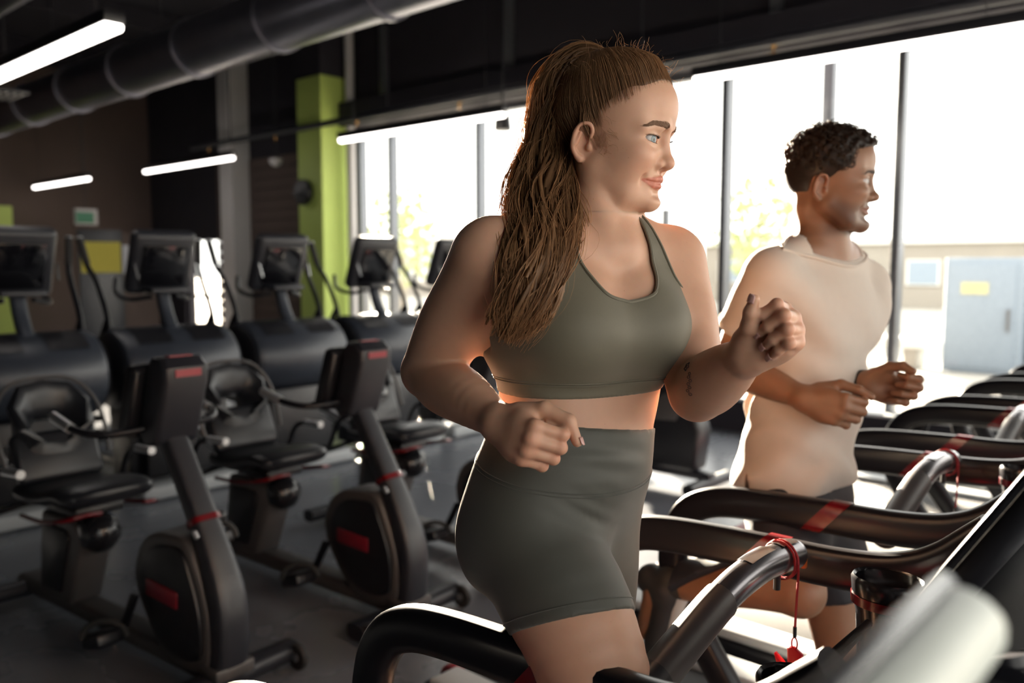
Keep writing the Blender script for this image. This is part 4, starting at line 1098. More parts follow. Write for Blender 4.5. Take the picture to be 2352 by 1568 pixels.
def strand_patch(name, starts, ends, rad, m, parent, bow=None, seg=3, pts=5, label=None):
    starts, ends = np.asarray(starts), np.asarray(ends); t = np.linspace(0, 1, pts)[None, :, None]
    S_ = starts[:, None] * (1 - t) + ends[:, None] * t
    if bow is not None: S_ = S_ + np.asarray(bow)[None, None] * (4 * t * (1 - t)) if np.ndim(bow) == 1 else S_ + np.asarray(bow)[:, None] * (4 * t * (1 - t))
    r = np.tile(rad * np.array([1, 1, .9, .7, .25])[:pts] if pts == 5 else rad * np.linspace(1, .3, pts), (len(starts), 1))
    V, Q = tubes(S_, r, seg); me = np_mesh(name, V, Q); set_tint(me, np.ones((len(V), 3)))
    o = obj(name, me, m, parent, label=label); return o

def surf(S, P, d, n=40, step=.9):
    """walk from P along d until the surface of S is reached"""
    P = np.array(P, float); d = nrm(d)
    for _ in range(n):
        e = evaluate(S, P[None])[0]; P = P + d * float(e) * step
        if abs(e) < 2e-4: break
    return P

# ================================================================== the running woman
rng = np.random.default_rng(3)
WS = Shape()
a = math.radians(62)
HF = nrm(math.cos(a) * -HH + math.sin(a) * RR + np.array([0, 0, -.13]))
HR = frame(HF)
HO = W(1414, 318, 1.33)
# torso sections: picture row, column, distance, yaw, half width, front, back
def section(y, x, d, yaw, hw, bf, bb): p = W(x, y, d); return (p[2], p[0], p[1], math.radians(yaw), hw, bf, bb)
secs = [section(1285, 1272, 1.335, 5, .120, .070, .085), section(1240, 1276, 1.335, 5, .142, .088, .098), section(1190, 1274, 1.335, 5, .156, .100, .112), section(1130, 1274, 1.335, 4, .158, .106, .114), section(1060, 1285, 1.335, 0, .150, .112, .108),
        section(985, 1310, 1.34, -7, .137, .112, .100), section(940, 1326, 1.34, -11, .137, .106, .098), section(900, 1334, 1.34, -14, .134, .098, .096), section(850, 1340, 1.34, -16, .138, .098, .098),
        section(760, 1348, 1.34, -18, .146, .098, .104), section(690, 1350, 1.34, -19, .150, .090, .105), section(625, 1348, 1.338, -19, .146, .076, .098), section(575, 1350, 1.335, -19, .118, .060, .085), section(545, 1356, 1.335, -18, .080, .048, .068)]
WS.loft(secs, .02, 2.25, 'torso')
CY = math.radians(-18); CF = np.array([math.cos(CY), math.sin(CY), 0]); CL = np.array([-math.sin(CY), math.cos(CY), 0]); CU = np.array([0, 0, 1.])
CC = W(1348, 760, 1.34); CR = np.array([CF, CL, CU])
ch = lambda f, l, u: CC + CF * f + CL * l + CU * u
for s in (-1, 1):
    WS.ell(ch(.058, s * .060, .000), [.062, .066, .066], CR, .035, 1, 'breast')
    WS.cap(ch(.055, s * .050, .060), ch(.068, s * .064, .01), .040, .050, .04, 1, 'breast')
WS.ell(ch(.060, 0, -.002), [.056, .070, .055], CR, .03, 1, 'breast')
NB = W(1368, 530, 1.335)                                           # neck base
NT = HO + HR[0] * -.030 + HR[2] * -.045
SR, SL = W(1122, 598, 1.25), W(1540, 606, 1.42)
WS.chain([NT, (NT + NB) / 2 + HR[0] * .002, NB + np.array([0, 0, -.03])], [.045, .045, .048], .012, 'neck')
WS.cap(HO + HR[0] * .012 + HR[2] * -.080, NB + CF * .022 + CU * -.03, .022, .026, .02, 1, 'neck')
for s, J in ((-1, SR), (1, SL)):
    base = NB + CL * s * .030 + np.array([0, 0, .005])
    WS.cap(base, J + np.array([0, 0, .022]) - CL * s * .012, .036, .036, .05, 1, 'torso')                  # trapezius
    WS.cap(NB + CF * .050 + CL * s * .022 - CU * .034, J + CF * .018 + CU * .010, .020, .030, .035, 1, 'torso')   # collar bone
    WS.cap(J - CL * s * .05 - CU * .045 + CF * .03, ch(.03, s * .09, .03), .045, .05, .05, 1, 'torso')     # chest to armpit
    WS.cap(J - CL * s * .045 - CU * .05 - CF * .035, ch(-.05, s * .10, .0), .050, .055, .05, 1, 'torso')   # shoulder blade
    WS.cap(HO + HR[0] * -.02 + HR[1] * s * .050 + HR[2] * -.045, NB + CF * .055 + CL * s * .012 - CU * .03, .012, .012, .03, 1, 'neck')
ER, WR_ = W(986, 852, 1.400), W(1150, 972, 1.185)
EL, WL = W(1602, 902, 1.285), W(1716, 816, 1.135)
mid = lambda A, B, t: A + (B - A) * t
# near arm
WS.chain([SR, mid(SR, ER, .22) + RR * .004, mid(SR, ER, .55), mid(SR, ER, .85), ER], [.058, .0595, .0565, .0500, .0445], .03, 'arm')
b1 = mid(ER, WR_, .25) + np.array([0, 0, -.004])
WS.chain([ER, b1, mid(ER, WR_, .55), mid(ER, WR_, .85), WR_], [.0430, .0465, .0410, .0290, .0255], .007, 'arm')
WS.ell(ER + nrm(ER - mid(SR, WR_, .5)) * .008, [.036, .036, .036], None, .018, 1, 'arm')
# far arm
WS.chain([SL, mid(SL, EL, .25), mid(SL, EL, .5)], [.0560, .0560, .0530], .03, 'arm')
WS.chain([mid(SL, EL, .4), mid(SL, EL, .6), mid(SL, EL, .88), EL], [.0542, .0518, .0465, .0425], .007, 'arm')
WS.chain([EL, mid(EL, WL, .28), mid(EL, WL, .6), mid(EL, WL, .88), WL], [.0430, .0460, .0390, .0285, .0252], .007, 'arm')
# legs
PC = W(1270, 1190, 1.335); PY = math.radians(5); PF = np.array([math.cos(PY), math.sin(PY), 0]); PL = np.array([-math.sin(PY), math.cos(PY), 0])
HRJ, HLJ = PC - PL * .072 + PF * .008, PC + PL * .080
KR = W(1436, 1790, 1.09); AR = KR + np.array([-.20, -.015, -.335])
KL = HLJ + np.array([-.01, .012, -.415]); AL = KL + np.array([-.20, .0, -.335])
WS.chain([HRJ - np.array([0, 0, .015]), mid(HRJ, KR, .30) + RR * .010, mid(HRJ, KR, .62) + RR * .012, mid(HRJ, KR, .9), KR], [.086, .0885, .0770, .0600, .0560], .035, 'leg')
WS.chain([HLJ - np.array([0, 0, .01]), mid(HLJ, KL, .30), mid(HLJ, KL, .62), mid(HLJ, KL, .9), KL], [.094, .0920, .0790, .0610, .0560], .035, 'legl')
for K_, A_, tg in ((KR, AR, 'leg'), (KL, AL, 'legl')):
    calf = mid(K_, A_, .3) + np.array([-.012, 0, 0])
    WS.chain([K_, calf, mid(K_, A_, .6), mid(K_, A_, .92), A_], [.053, .056, .045, .033, .034], .025, tg)
for s in (-1, 1): WS.ell(PC - PF * .050 + PL * s * .060 - CU * .030, [.062, .070, .074], None, .05, 1, 'torso')
WS.ell(W(1318, 1075, 1.335) + PF * .040, [.062, .10, .07], np.array([PF, PL, CU]), .05, 1, 'torso')  # belly
toe = []
for A_, dz in ((AR, -.5), (AL, -.85)):
    fd = nrm([1, 0, dz]); WS.cap(A_ - np.array([0, 0, .02]), A_ + fd * .16 - np.array([0, 0, .02]), .033, .026, .03, 1, 'foot'); toe.append((A_, fd))
# hands
FA = nrm(WR_ - ER)
hand_r = add_hand(WS, WR_ + FA * .004, nrm(FA + RR * .05 - UPV * .03), nrm(UPV * .95 + RR * .25), dict(side=-1, flex=[(62, 92, 62), (66, 95, 62), (69, 95, 62), (72, 92, 62)], spread=(2, 1, -1, -3),
                  thumb=[(.020, -.012, .030), (.054, -.026, .050), (.088, -.050, .048), (.108, -.062, .024)]), .90, 'handr')
LA = nrm(RR * .60 + UPV * .56 - HH * .56)
hand_l = add_hand(WS, WL + nrm(WL - EL) * .004, LA, nrm(UPV * .95 - RR * .30 + HH * .25), dict(side=1, flex=[(76, 96, 26), (80, 98, 26), (83, 99, 26), (86, 96, 26)], spread=(1, 0, -1, -2),
                  thumb=[(.016, -.016, .020), (.040, -.040, .026), (.060, -.054, .038), (.076, -.056, .050)]), .86, 'handl')
HEADP = add_head(WS, HO, HR, 1.0, smile=.0016)

hcr = hand_r['L'](.055, -.02, 0); hcl = hand_l['L'](.055, -.02, 0.01)
wpieces = [(HO + HR[2] * -.118, np.array([0, 0, 1.]), HO + np.array([0, 0, -.01]), .152, .00135, ''), (WR_ - FA * .01, FA, hcr, .105, .0019, 'handr'), (WL - nrm(WL - EL) * .01, nrm(WL - EL), hcl, .11, .0019, 'handl')]
V, Q = body_mesh(WS, .0046, wpieces)
woman = thing('person', 'woman with long auburn ponytail in olive sports bra and shorts, running on a treadmill', 'person', (-.8, TY0, .178))
WM = Matrix.Translation(Vector(woman.location)).inverted()
def local(me): me.transform(WM); return me

def skin_tint(V, H, R, O, lips=(.86, .52, .50), blush=.35, beard=None):
    q = (V - O) @ R.T; f, l, u = q.T; al = np.abs(l); T = np.ones((len(V), 3))
    def mixc(w, c): T[:] = T * (1 - w[:, None]) + T * np.array(c) * w[:, None]
    g = lambda d, s: np.exp(-(d / s) ** 2)
    near = np.linalg.norm(q, axis=1) < .2
    # lips
    x = np.clip(al / .0345, 0, 1)
    uptop = -.0520 - .0072 * x ** 1.5 + .0012 * g(al - .005, .004); lolow = -.0738 + .0118 * x ** 2.2
    sm = lambda d: np.clip(d / .0012 + .5, 0, 1)
    w = sm(uptop - u) * sm(u - lolow) * sm(.0345 - al) * (f > .046) * near
    mixc(w, lips)
    wl = g(np.sqrt(((f - .060) / 1.2) ** 2 + (al - .045) ** 2 + (u + .034) ** 2), .022) * near * blush; mixc(wl, (1.0, .70, .66))
    wn = g(np.sqrt((f - .09) ** 2 + al ** 2 + (u + .034) ** 2), .012) * near * blush; mixc(wn, (1.0, .76, .70))
    we = g(np.sqrt((f + .02) ** 2 + (al - .08) ** 2 + u ** 2), .03) * near * .5; mixc(we, (1.0, .74, .68))
    # lash line darkening round the eyes
    wd = g(np.sqrt((al - .0315) ** 2 * .55 + (u - .0042) ** 2 * 4), .0052) * (f > .066) * near * .5; mixc(wd, (.55, .40, .36))
    if beard is not None: beard(f, al, u, near, mixc)
    return T
T = skin_tint(V, HEADP, HR, HO)
# flushed hands, elbows, knees
for c, r in [(hand_r['joints'][i][j], .013) for i in range(4) for j in (0, 1)] + [(hand_l['joints'][i][j], .013) for i in range(4) for j in (0, 1)] + [(ER, .03), (EL, .03)]:
    w = np.exp(-(np.linalg.norm(V - c, axis=1) / r) ** 2)[:, None] * .45; T = T * (1 - w) + T * np.array((1, .72, .66)) * w
# beauty spots
for c, r in [(HEADP(.050, -.048, -.042), .0016), (HEADP(.035, -.055, -.07), .0010), (HEADP(.048, -.05, -.058), .0010)]:
    w = np.exp(-(np.linalg.norm(V - c, axis=1) / (r * 1.6)) ** 4)[:, None] * .7; T = T * (1 - w) + T * np.array((.35, .25, .22)) * w
me = np_mesh('body', V, Q); set_tint(me, T); seam_normals(me, WS, V, wpieces)
body_w = obj('body', local(me), 'skin_fair', woman)
add_eyes(lambda *q: HEADP(*q) - np.array(woman.location), HR, 1.0, woman, 'iris_blue', (-.34, -.02))
print('woman body', len(V), len(Q), round(time.time() - T0, 1))
# ------------------------------------------------------------------ woman: brows, lashes, clothes, hair
def surf_many(S, P, d, n=14):
    P = np.array(P, float); d = np.asarray(d, float); d = d / np.linalg.norm(d, axis=-1, keepdims=True) * np.ones_like(P)
    for _ in range(n): P = P + d * (np.minimum(evaluate(S, P), .02) * .92)[:, None]
    return P
def grad(S, P, e=.0015):
    g = np.stack([evaluate(S, P + np.eye(3)[i] * e) - evaluate(S, P - np.eye(3)[i] * e) for i in range(3)], 1)
    return g / (np.linalg.norm(g, axis=1, keepdims=True) + 1e-9)
WLOC = np.array(woman.location)
def add_brows(S, H, R, sc, person, m, loc, n=380, thick=.0048, rise=.0, seed=1):
    r = np.random.default_rng(seed); hs = S.only('head')
    for s in (-1, 1):
        t = r.random(n) ** .9; c = np.array([np.interp(t, [0, .35, .7, 1], [.086, .080, .070, .054]), np.interp(t, [0, .35, .7, 1], [.0125, .026, .042, .0555]), np.interp(t, [0, .35, .7, 1], [.0182, .0210, .0216, .0160]) + rise]).T
        w = thick * np.interp(t, [0, .15, .6, 1], [.75, 1, .85, .35]); c[:, 2] += w * r.uniform(-.8, .8, n)
        p = np.array([H(x + .02, s * y, z) for x, y, z in c]); p = surf_many(hs, p, -R[0])
        dirn = np.array([R[1] * s * (.6 + .5 * tt) + R[2] * (.75 - 1.0 * tt) - R[0] * .35 * (.4 + tt) for tt in t]); dirn /= np.linalg.norm(dirn, axis=1, keepdims=True)
        ln = r.uniform(.005, .0085, n)[:, None]
        q = p + dirn * ln; q = surf_many(hs, q, -R[0]) + R[0] * .0009
        strand_patch('eyebrow', p - loc, q - loc, .00030 * sc, m, person, bow=R[0] * .0008)
def add_lashes(H, R, sc, person, m, loc, n=46, ln=.0075, seed=2):
    r = np.random.default_rng(seed)
    for s in (-1, 1):
        C = H(*EYE(s)); Ry = eye_frame(R, s); x = np.linspace(-.75, .97, n)
        l = np.where(x > 0, x * .0165, x * .0152); top = .0053 * np.sqrt(np.maximum(1 - np.abs(x) ** 2.4, 0)) + .0012 * x
        f = np.sqrt(np.maximum(.0160 ** 2 - l ** 2 * .9 - top ** 2, 1e-6))
        p = C + sc * (f[:, None] * Ry[0] + (l * s)[:, None] * Ry[1] + (top - .0002)[:, None] * Ry[2])
        dn = Ry[0] * .8 + (x * s * .55)[:, None] * Ry[1] + Ry[2] * .42; L_ = (ln * (.6 + .4 * x ** 2) * r.uniform(.8, 1.1, n))[:, None]
        strand_patch('eyelash', p - loc, p + dn * L_ - loc, .00022 * sc, m, person, bow=-Ry[2] * .0012)
        lb = -.0047 * np.sqrt(np.maximum(1 - np.abs(x) ** 2.2, 0)) + .0012 * x
        fb = np.sqrt(np.maximum(.0158 ** 2 - l ** 2 * .9 - lb ** 2, 1e-6))
        pb = (C + sc * (fb[:, None] * Ry[0] + (l * s)[:, None] * Ry[1] + lb[:, None] * Ry[2]))[::2]
        db = (Ry[0] * .8 + (x * s * .5)[:, None] * Ry[1] - Ry[2] * .4)[::2]
        strand_patch('eyelash', pb - loc, pb + db * ln * .38 - loc, .00016 * sc, m, person)
mat('brow_hair', (.170, .085, .046), .6, noise=.2)
mat('lash_hair', (.010, .007, .006), .6)
add_brows(WS, HEADP, HR, 1.0, woman, 'brow_hair', WLOC)
add_lashes(HEADP, HR, 1.0, woman, 'lash_hair', WLOC)
# nails
def add_nails(hand, B_sign, person, loc, sc=1.0, thumb=True, wide=1.0):
    items = [(hand['joints'][i][-2], hand['joints'][i][-1], (.0062, .0064, .006, .0052)[i]) for i in range(4)]
    if thumb: items.append((hand['thumb'][-2], hand['thumb'][-1], .0070))
    for k, (p0, p1, w) in enumerate(items):
        d = nrm(p1 - p0)
        if k < 4:
            j = hand['joints'][k]; v = nrm(j[-2] - j[-3]); out = nrm(v - d * (v @ d)) if np.linalg.norm(v - d * (v @ d)) > .05 else hand['B']
        else: out = nrm(hand['nail_dir'] - d * (hand['nail_dir'] @ d))
        side = np.cross(d, out); V = []; rr = .0078 * sc if k < 4 else .0088 * sc; n, m = 7, 6
        for a in np.linspace(-.004, .0075, m):
            taper = 1 - max(0, (a - .003) / .0045) ** 2 * .45
            for b in np.linspace(-1, 1, n):
                th = b * w * taper / rr * wide * .85; V.append(p1 + d * a * sc + out * rr * 1.00 * math.cos(th) * (1 - max(0, a) * 12) + side * rr * math.sin(th))
        V = np.array(V) - loc; F = [(i * n + j, i * n + j + 1, (i + 1) * n + j + 1, (i + 1) * n + j) for i in range(m - 1) for j in range(n - 1)]
        o = obj('fingernail', MB().add(V, F), 'nail', person); so = o.modifiers.new('thickness', 'SOLIDIFY'); so.thickness = .0006; so.offset = 0
hand_r['nail_dir'] = nrm(RR * .9 - FWD * .4); hand_l['nail_dir'] = nrm(-FWD * .6 - RR * .5 + UPV * .4)
add_nails(hand_r, 1, woman, WLOC); add_nails(hand_l, -1, woman, WLOC)

# ---- clothes: shells of the same body, trimmed at neckline, cuffs, waist and hems
TS = WS.only('torso', 'breast', 'neck')
BRA = Shape()
for q in WS.p:
    if q[6] in ('torso', 'breast'): BRA.p.append(q)
    elif q[6] in ('arm',): pass
for s in (-1, 1): BRA.ell(ch(.058, s * .052, -.004), [.060, .066, .058], CR, .04, 1, 'breast')
def bra_fields(P):
    q = (P - CC) @ CR.T; return q[:, 0], q[:, 1], q[:, 2]
BAND0, BAND1 = -.090, -.066
def bra_cut(P):
    f, l, u = bra_fields(P); al = np.abs(l)
    ub = u + .10 * np.clip(-f, 0, .1) * 0
    inner = np.interp(u, [.050, .056, .064, .078, .095, .12, .16, .22], [-.02, .030, .046, .056, .063, .067, .069, .070])
    outer = np.interp(u, [.00, .03, .055, .08, .105, .14, .18, .24], [.30, .165, .128, .110, .102, .092, .083, .080])
    front = np.where(f > -.02, inner - al, -.05)
    back = np.where(f <= -.02, np.maximum(np.interp(u, [.0, .03, .08, .14, .2], [.16, .13, .07, .06, .075]) * -1 + al, np.where(u > .10, .035 - al, -.05)), -.05)
    side = np.where(f > -.02, al - outer, -.05)
    return np.maximum.reduce([front, side, back, BAND0 - u, u - .215])
def shell(extra_off, cut):
    def fn(P, D):
        D = D.copy(); m = np.abs(D) < .06
        c = np.full(len(D), 1.0, np.float32); c[m] = cut(P[m])
        off = extra_off(P[m]) if callable(extra_off) else extra_off
        D[m] = np.maximum(D[m] - off, c[m])
        D[~m & (D < 0)] = np.where(cut(P[~m & (D < 0)]) < 0, -.05, .05)
        return D
    return fn
def bra_off(P):
    f, l, u = bra_fields(P)
    al = np.abs(l); edge = np.exp(-((u - BAND1) / .0022) ** 2) * .0012
    return .0042 + edge - .0014 * (u < BAND1) * 1.0
ctr = ch(0, 0, .05)
V, Q = mesh_shape(BRA, ctr - np.array([.26, .26, .20]), ctr + np.array([.26, .26, .20]), .0027, extra=shell(bra_off, bra_cut))
V, Q = largest(V, Q)
V = relax(V, Q, 4, .45)
bra = obj('sports_bra', local(np_mesh('sports_bra', V, Q)), 'olive_cloth', woman)
def seam(name, pts, rad, m, parent, loc, closed=False, sh=None):
    pts = [tuple(np.array(p) - loc) for p in pts]
    return obj(name, MB().tube(pts, rad, 6, closed=closed, up=(.2, .1, 1)), m, parent)
class BraSurface:                                                     # the outside of the bra, for seams
    p = BRA.p
def onto(S, P, d, off):
    P = np.array(P, float)
    P0 = P.copy()
    for _ in range(24): P = P + d * (np.minimum(evaluate(S, P) - off, .05) * .9)[:, None]
    good = (np.abs(evaluate(S, P) - off) < .003) & (np.linalg.norm(P - P0, axis=1) < .5)
    return P[good]
# binding along the neckline and the straps
us = np.array([.21, .18, .15, .12, .10, .085, .072, .063, .057, .0525, .0505]); ls = np.interp(us, [.050, .056, .064, .078, .095, .12, .16, .22], [.0, .030, .046, .056, .063, .067, .069, .070])
cur = [(-l, u) for l, u in zip(ls, us)] + [(l, u) for l, u in list(zip(ls, us))[::-1][1:]]
cur = spline([(a, b, 0) for a, b in cur], 3)
P0 = np.array([ch(.25, a, b) for a, b, _ in cur]); PN = onto(BRA, P0, np.tile(-CF, (len(P0), 1)), .0044)
seam('neck_binding', PN, .0026, 'olive_cloth', bra, WLOC)
us2 = np.array([.21, .18, .14, .105, .08, .055, .035]); ls2 = np.interp(us2, [.03, .055, .08, .105, .14, .18, .24], [.165, .128, .110, .102, .092, .083, .080])
for s in (-1, 1):
    P0 = np.array([ch(.25, s * a, b) for a, b, _ in spline([(a, b, 0) for a, b in zip(ls2, us2)], 4)]); PN = onto(BRA, P0, np.tile(-CF, (len(P0), 1)), .0042)
    seam('arm_binding', PN, .0022, 'olive_cloth', bra, WLOC)
for du, rr in ((.0, .0011), (-.0035, .0008)):
    an = np.linspace(0, 2 * math.pi, 90, endpoint=False); dd = np.array([-(CF * math.cos(t) + CL * math.sin(t)) for t in an])
    P0 = np.array([ch(0, 0, BAND1 + du) - d * .3 for d in dd]); PN = onto(BRA, P0, dd, .0042)
    seam('band_seam', PN, rr, 'olive_cloth', bra, WLOC, closed=True)
# shorts
LEG = Shape(); LEG.p = [q for q in WS.p if q[6] in ('torso', 'leg', 'legl')]
zt = W(1420, 992, 1.22)[2]
hem_r = W(1292, 1436, 1.20); axr = nrm(mid(HRJ, KR, .75) - mid(HRJ, KR, .25)); axr = nrm(axr + np.array([-.22, 0, -.05]))
hem_l = mid(HLJ, KL, .56); axl = nrm(KL - HLJ)
def shorts_cut(P):
    top = P[:, 2] - zt + .14 * (P[:, 1] - PC[1])
    mpl = (P - PC) @ PL
    near = np.linalg.norm(np.cross(P - HRJ, nrm(KR - HRJ)), axis=1) - np.linalg.norm(np.cross(P - HLJ, nrm(KL - HLJ)), axis=1)
    h = np.where(near < 0, (P - hem_r) @ axr, (P - hem_l) @ axl)
    return np.maximum(top, h)
def shorts_off(P):
    d = .0036 * np.ones(len(P))
    # stretch folds fanning out from the hip crease, and one at the waist
    q = (P - PC); f = q @ PF; l = q @ PL; u = q[:, 2]
    wv = np.sin((u * 1.0 + f * .55 + l * .35) * 230) * np.exp(-((f - .07) / .05) ** 2 - ((u - .035) / .035) ** 2 - ((l + .05) / .05) ** 2)
    w2 = np.sin((u * 1.0 + l * .30 - f * .2) * 170) * np.exp(-((f - .10) / .05) ** 2 - ((u - .115) / .03) ** 2 - ((l + .02) / .07) ** 2)
    return d + .0040 * wv + .0034 * w2
lo_, hi_ = np.minimum(PC, np.minimum(hem_r, hem_l)) - .24, np.maximum(PC, hem_r) + .24; hi_[2] = zt + .02; lo_[2] = min(hem_r[2], hem_l[2]) - .10
V, Q = mesh_shape(LEG, lo_, hi_, .0034, extra=shell(shorts_off, shorts_cut))
V = relax(V, Q, 4, .45)
shorts = obj('shorts', local(np_mesh('shorts', V, Q)), 'olive_legs', woman)
wz = W(1440, 1136, 1.22)[2]
for dz, rr in ((0, .0012), (-.005, .0009)):
    an = np.linspace(0, 2 * math.pi, 100, endpoint=False); dd = np.array([-(PF * math.cos(t) + PL * math.sin(t)) for t in an])
    ctr_ = PC.copy(); base = np.array([np.array([PC[0], PC[1], wz + dz + .030 * (1 - math.cos(t)) * .75]) - d * .3 for t, d in zip(an, dd)])
    LT = Shape(); LT.p = [q for q in LEG.p if q[6] == 'torso' or q[6] in ('leg', 'legl')]
    PN = onto(LT, base, dd, .0038); seam('waistband_seam', PN, rr, 'olive_legs', shorts, WLOC, closed=True)
for hm, ax_, J0, J1 in ((hem_r, axr, HRJ, KR), (hem_l, axl, HLJ, KL)):
    c = hm - ax_ * .016; c = c - 0; e1 = nrm(np.cross(ax_, [0, 0, 1.0])); e2 = np.cross(ax_, e1); an = np.linspace(0, 2 * math.pi, 60, endpoint=False)
    dd = np.array([-(e1 * math.cos(t) + e2 * math.sin(t)) for t in an]); base = c - dd * .14
    LR = Shape(); LR.p = [q for q in LEG.p if q[6] == ('leg' if hm is hem_r else 'legl')]
    seam('hem_seam', onto(LR, base, dd, .0042), .0010, 'olive_legs', shorts, WLOC, closed=True)
# shoes
def shoe(A_, fd, person, loc, m='shoe_black', L_=.19):
    S_ = Shape(); side = nrm(np.cross(fd, [0, 0, 1.0])); dn = nrm(np.cross(fd, side)); dn = dn if dn[2] < 0 else -dn
    S_.cap(A_ + dn * .035 - fd * .03, A_ + dn * .045 + fd * L_ * .7, .040, .036, .02); S_.cap(A_ + dn * .045 + fd * L_ * .7, A_ + dn * .05 + fd * L_, .036, .030, .02); S_.cap(A_ - dn * .02, A_ + dn * .03, .040, .044, .02)
    c = A_ + fd * .07; V, Q = mesh_shape(S_, c - .2, c + .2, .005)
    me = np_mesh('shoe', V - loc, Q); o = obj('shoe', me, m, person)
    S2 = Shape(); S2.cap(A_ + dn * .072 - fd * .04, A_ + dn * .076 + fd * L_, .026, .026, .01); V, Q = mesh_shape(S2, c - .2, c + .2, .006)
    obj('sole', np_mesh('sole', V - loc, Q), 'pale_silver', o)
for A_, fd in toe: shoe(A_, fd, woman, WLOC)
# small tattoos on the far forearm
arm_only = WS.only('arm')
tc = surf_many(arm_only, np.array([W(1578, 842, 1.06)]), nrm(W(1578, 842, 2) - CAM), 40)[0]; tn = grad(arm_only, tc[None])[0]; tx = nrm(np.cross(UPV, tn)); ty = np.cross(tn, tx)
mb = MB()
fl = [tc + tx * (.0058 + .0012 * math.cos(5 * t)) * math.cos(t) + ty * (.0058 + .0012 * math.cos(5 * t)) * math.sin(t) for t in np.linspace(0, 2 * math.pi, 60, endpoint=False)]
fl = surf_many(arm_only, np.array(fl) + tn * .01, -tn) + tn * .0009; mb.tube([tuple(p - WLOC) for p in fl], .0006, 5, closed=True)
fl = [tc + tx * .0022 * math.cos(t) + ty * .0022 * math.sin(t) for t in np.linspace(0, 2 * math.pi, 20, endpoint=False)]
fl = surf_many(arm_only, np.array(fl) + tn * .01, -tn) + tn * .0009; mb.tube([tuple(p - WLOC) for p in fl], .00040, 5, closed=True)
obj('tattoo', mb, 'tattoo_ink', woman, label='small flower outline tattoo')
mb = MB(); tc2 = surf_many(arm_only, np.array([W(1582, 880, 1.06)]), nrm(W(1582, 880, 2) - CAM), 40)[0]; tn2 = grad(arm_only, tc2[None])[0]; tx2 = nrm(np.cross(UPV, tn2)); ty2 = np.cross(tn2, tx2)
for k in range(7):
    t = k / 6; c = tc2 + ty2 * (.014 - .030 * t) + tx2 * .003 * math.sin(5 * t); pl = []
    for q in np.linspace(0, 2 * math.pi, 16, endpoint=False): pl.append(c + tx2 * (.0035 * math.cos(q) + .002 * (-1) ** k) + ty2 * .0020 * math.sin(q))
    pl = surf_many(arm_only, np.array(pl) + tn2 * .01, -tn2) + tn2 * .0009; mb.tube([tuple(p - WLOC) for p in pl], .0004, 5, closed=True)
obj('tattoo', mb, 'tattoo_ink', woman, label='small leaf sprig tattoo')
print('clothes', round(time.time() - T0, 1))

# ---- hair
FACEPOLY = np.array([(.2, .088), (.078, .086), (.056, .066), (.038, .046), (.024, .036), (.010, .030), (.004, .004), (.002, -.020), (-.006, -.018), (-.008, .004), (-.016, .014), (-.032, .010), (-.044, -.014), (-.050, -.05), (-.06, -.07), (-.06, -.3), (.2, -.3)])
def poly_sd(P2, poly):
    d = np.full(len(P2), 9.0); ins = np.zeros(len(P2), bool); n = len(poly)
    for i in range(n):
        a, b = poly[i], poly[(i + 1) % n]; e = b - a; w = P2 - a; h = np.clip((w @ e) / (e @ e), 0, 1); d = np.minimum(d, np.linalg.norm(w - h[:, None] * e, axis=1))
        c = (a[1] > P2[:, 1]) != (b[1] > P2[:, 1]); x = (b[0] - a[0]) * (P2[:, 1] - a[1]) / (b[1] - a[1] + 1e-12) + a[0]; ins ^= c & (P2[:, 0] < x)
    return np.where(ins, -d, d)
hd_only = Shape(); hd_only.p = [q for q in WS.p if q[6] == 'head'][:2]
CAPC = np.array([-.010, 0, .036])
def scalp(dirs, off):
    """head-frame point on the scalp along unit directions from the skull centre"""
    out = []
    for c, r in ((np.array([-.010, 0, .036]), np.array([.094, .0745, .082])), (np.array([.010, 0, .050]), np.array([.080, .066, .062]))):
        o = (CAPC - c) / r; d = dirs / r; A_ = (d * d).sum(1); B_ = (d * o).sum(1); C_ = o @ o - 1; out.append((-B_ + np.sqrt(np.maximum(B_ * B_ - A_ * C_, 0))) / A_)
    return CAPC + dirs * (np.maximum(*out) + off)[:, None]
toW = lambda q: HO + q @ HR
HVOL = lambda q: .011 * np.clip((q[:, 2] - .06) / .06, 0, 1) ** 1.2 * np.clip((.085 - q[:, 0]) / .04, 0, 1)
def cap_extra(P, D):
    q = (P - HO) @ HR.T; fp = poly_sd(q[:, [0, 2]], FACEPOLY); return np.maximum(D - .0006 - np.clip(fp * .08, 0, .002) - HVOL(q) * np.clip((fp - .004) / .03, 0, 1), .0045 - fp)
V, Q = mesh_shape(hd_only, HO - .16, HO + .16, .0026, extra=cap_extra)
me = np_mesh('hair_cap', V, Q); set_tint(me, np.full((len(V), 3), .55)); cap = obj('hair', local(me), 'hair_auburn', woman, label='combed back auburn hair')
TIE = np.array([-.046, 0, .124])
n = 5200; u1 = rng.normal(size=(n * 5, 3)); u1 /= np.linalg.norm(u1, axis=1, keepdims=True); st = scalp(u1, .004); fp = poly_sd(st[:, [0, 2]], FACEPOLY)
ok = (fp > -.004 * rng.random(len(fp))) & (st[:, 2] > -.075); near_edge = fp < .02; sel = np.where(ok & (near_edge | (rng.random(len(ok)) < .35)))[0][:n]
d0 = u1[sel]; d1 = nrm(TIE - CAPC); m = 11; tt = np.linspace(0, 1, m)
ang = np.arccos(np.clip(d0 @ d1, -1, 1)); so = np.sin(ang) + 1e-6
lift_ = rng.random(len(sel)); SS = np.zeros((len(sel), m, 3)); wob = rng.normal(size=(len(sel), 3)) * .03
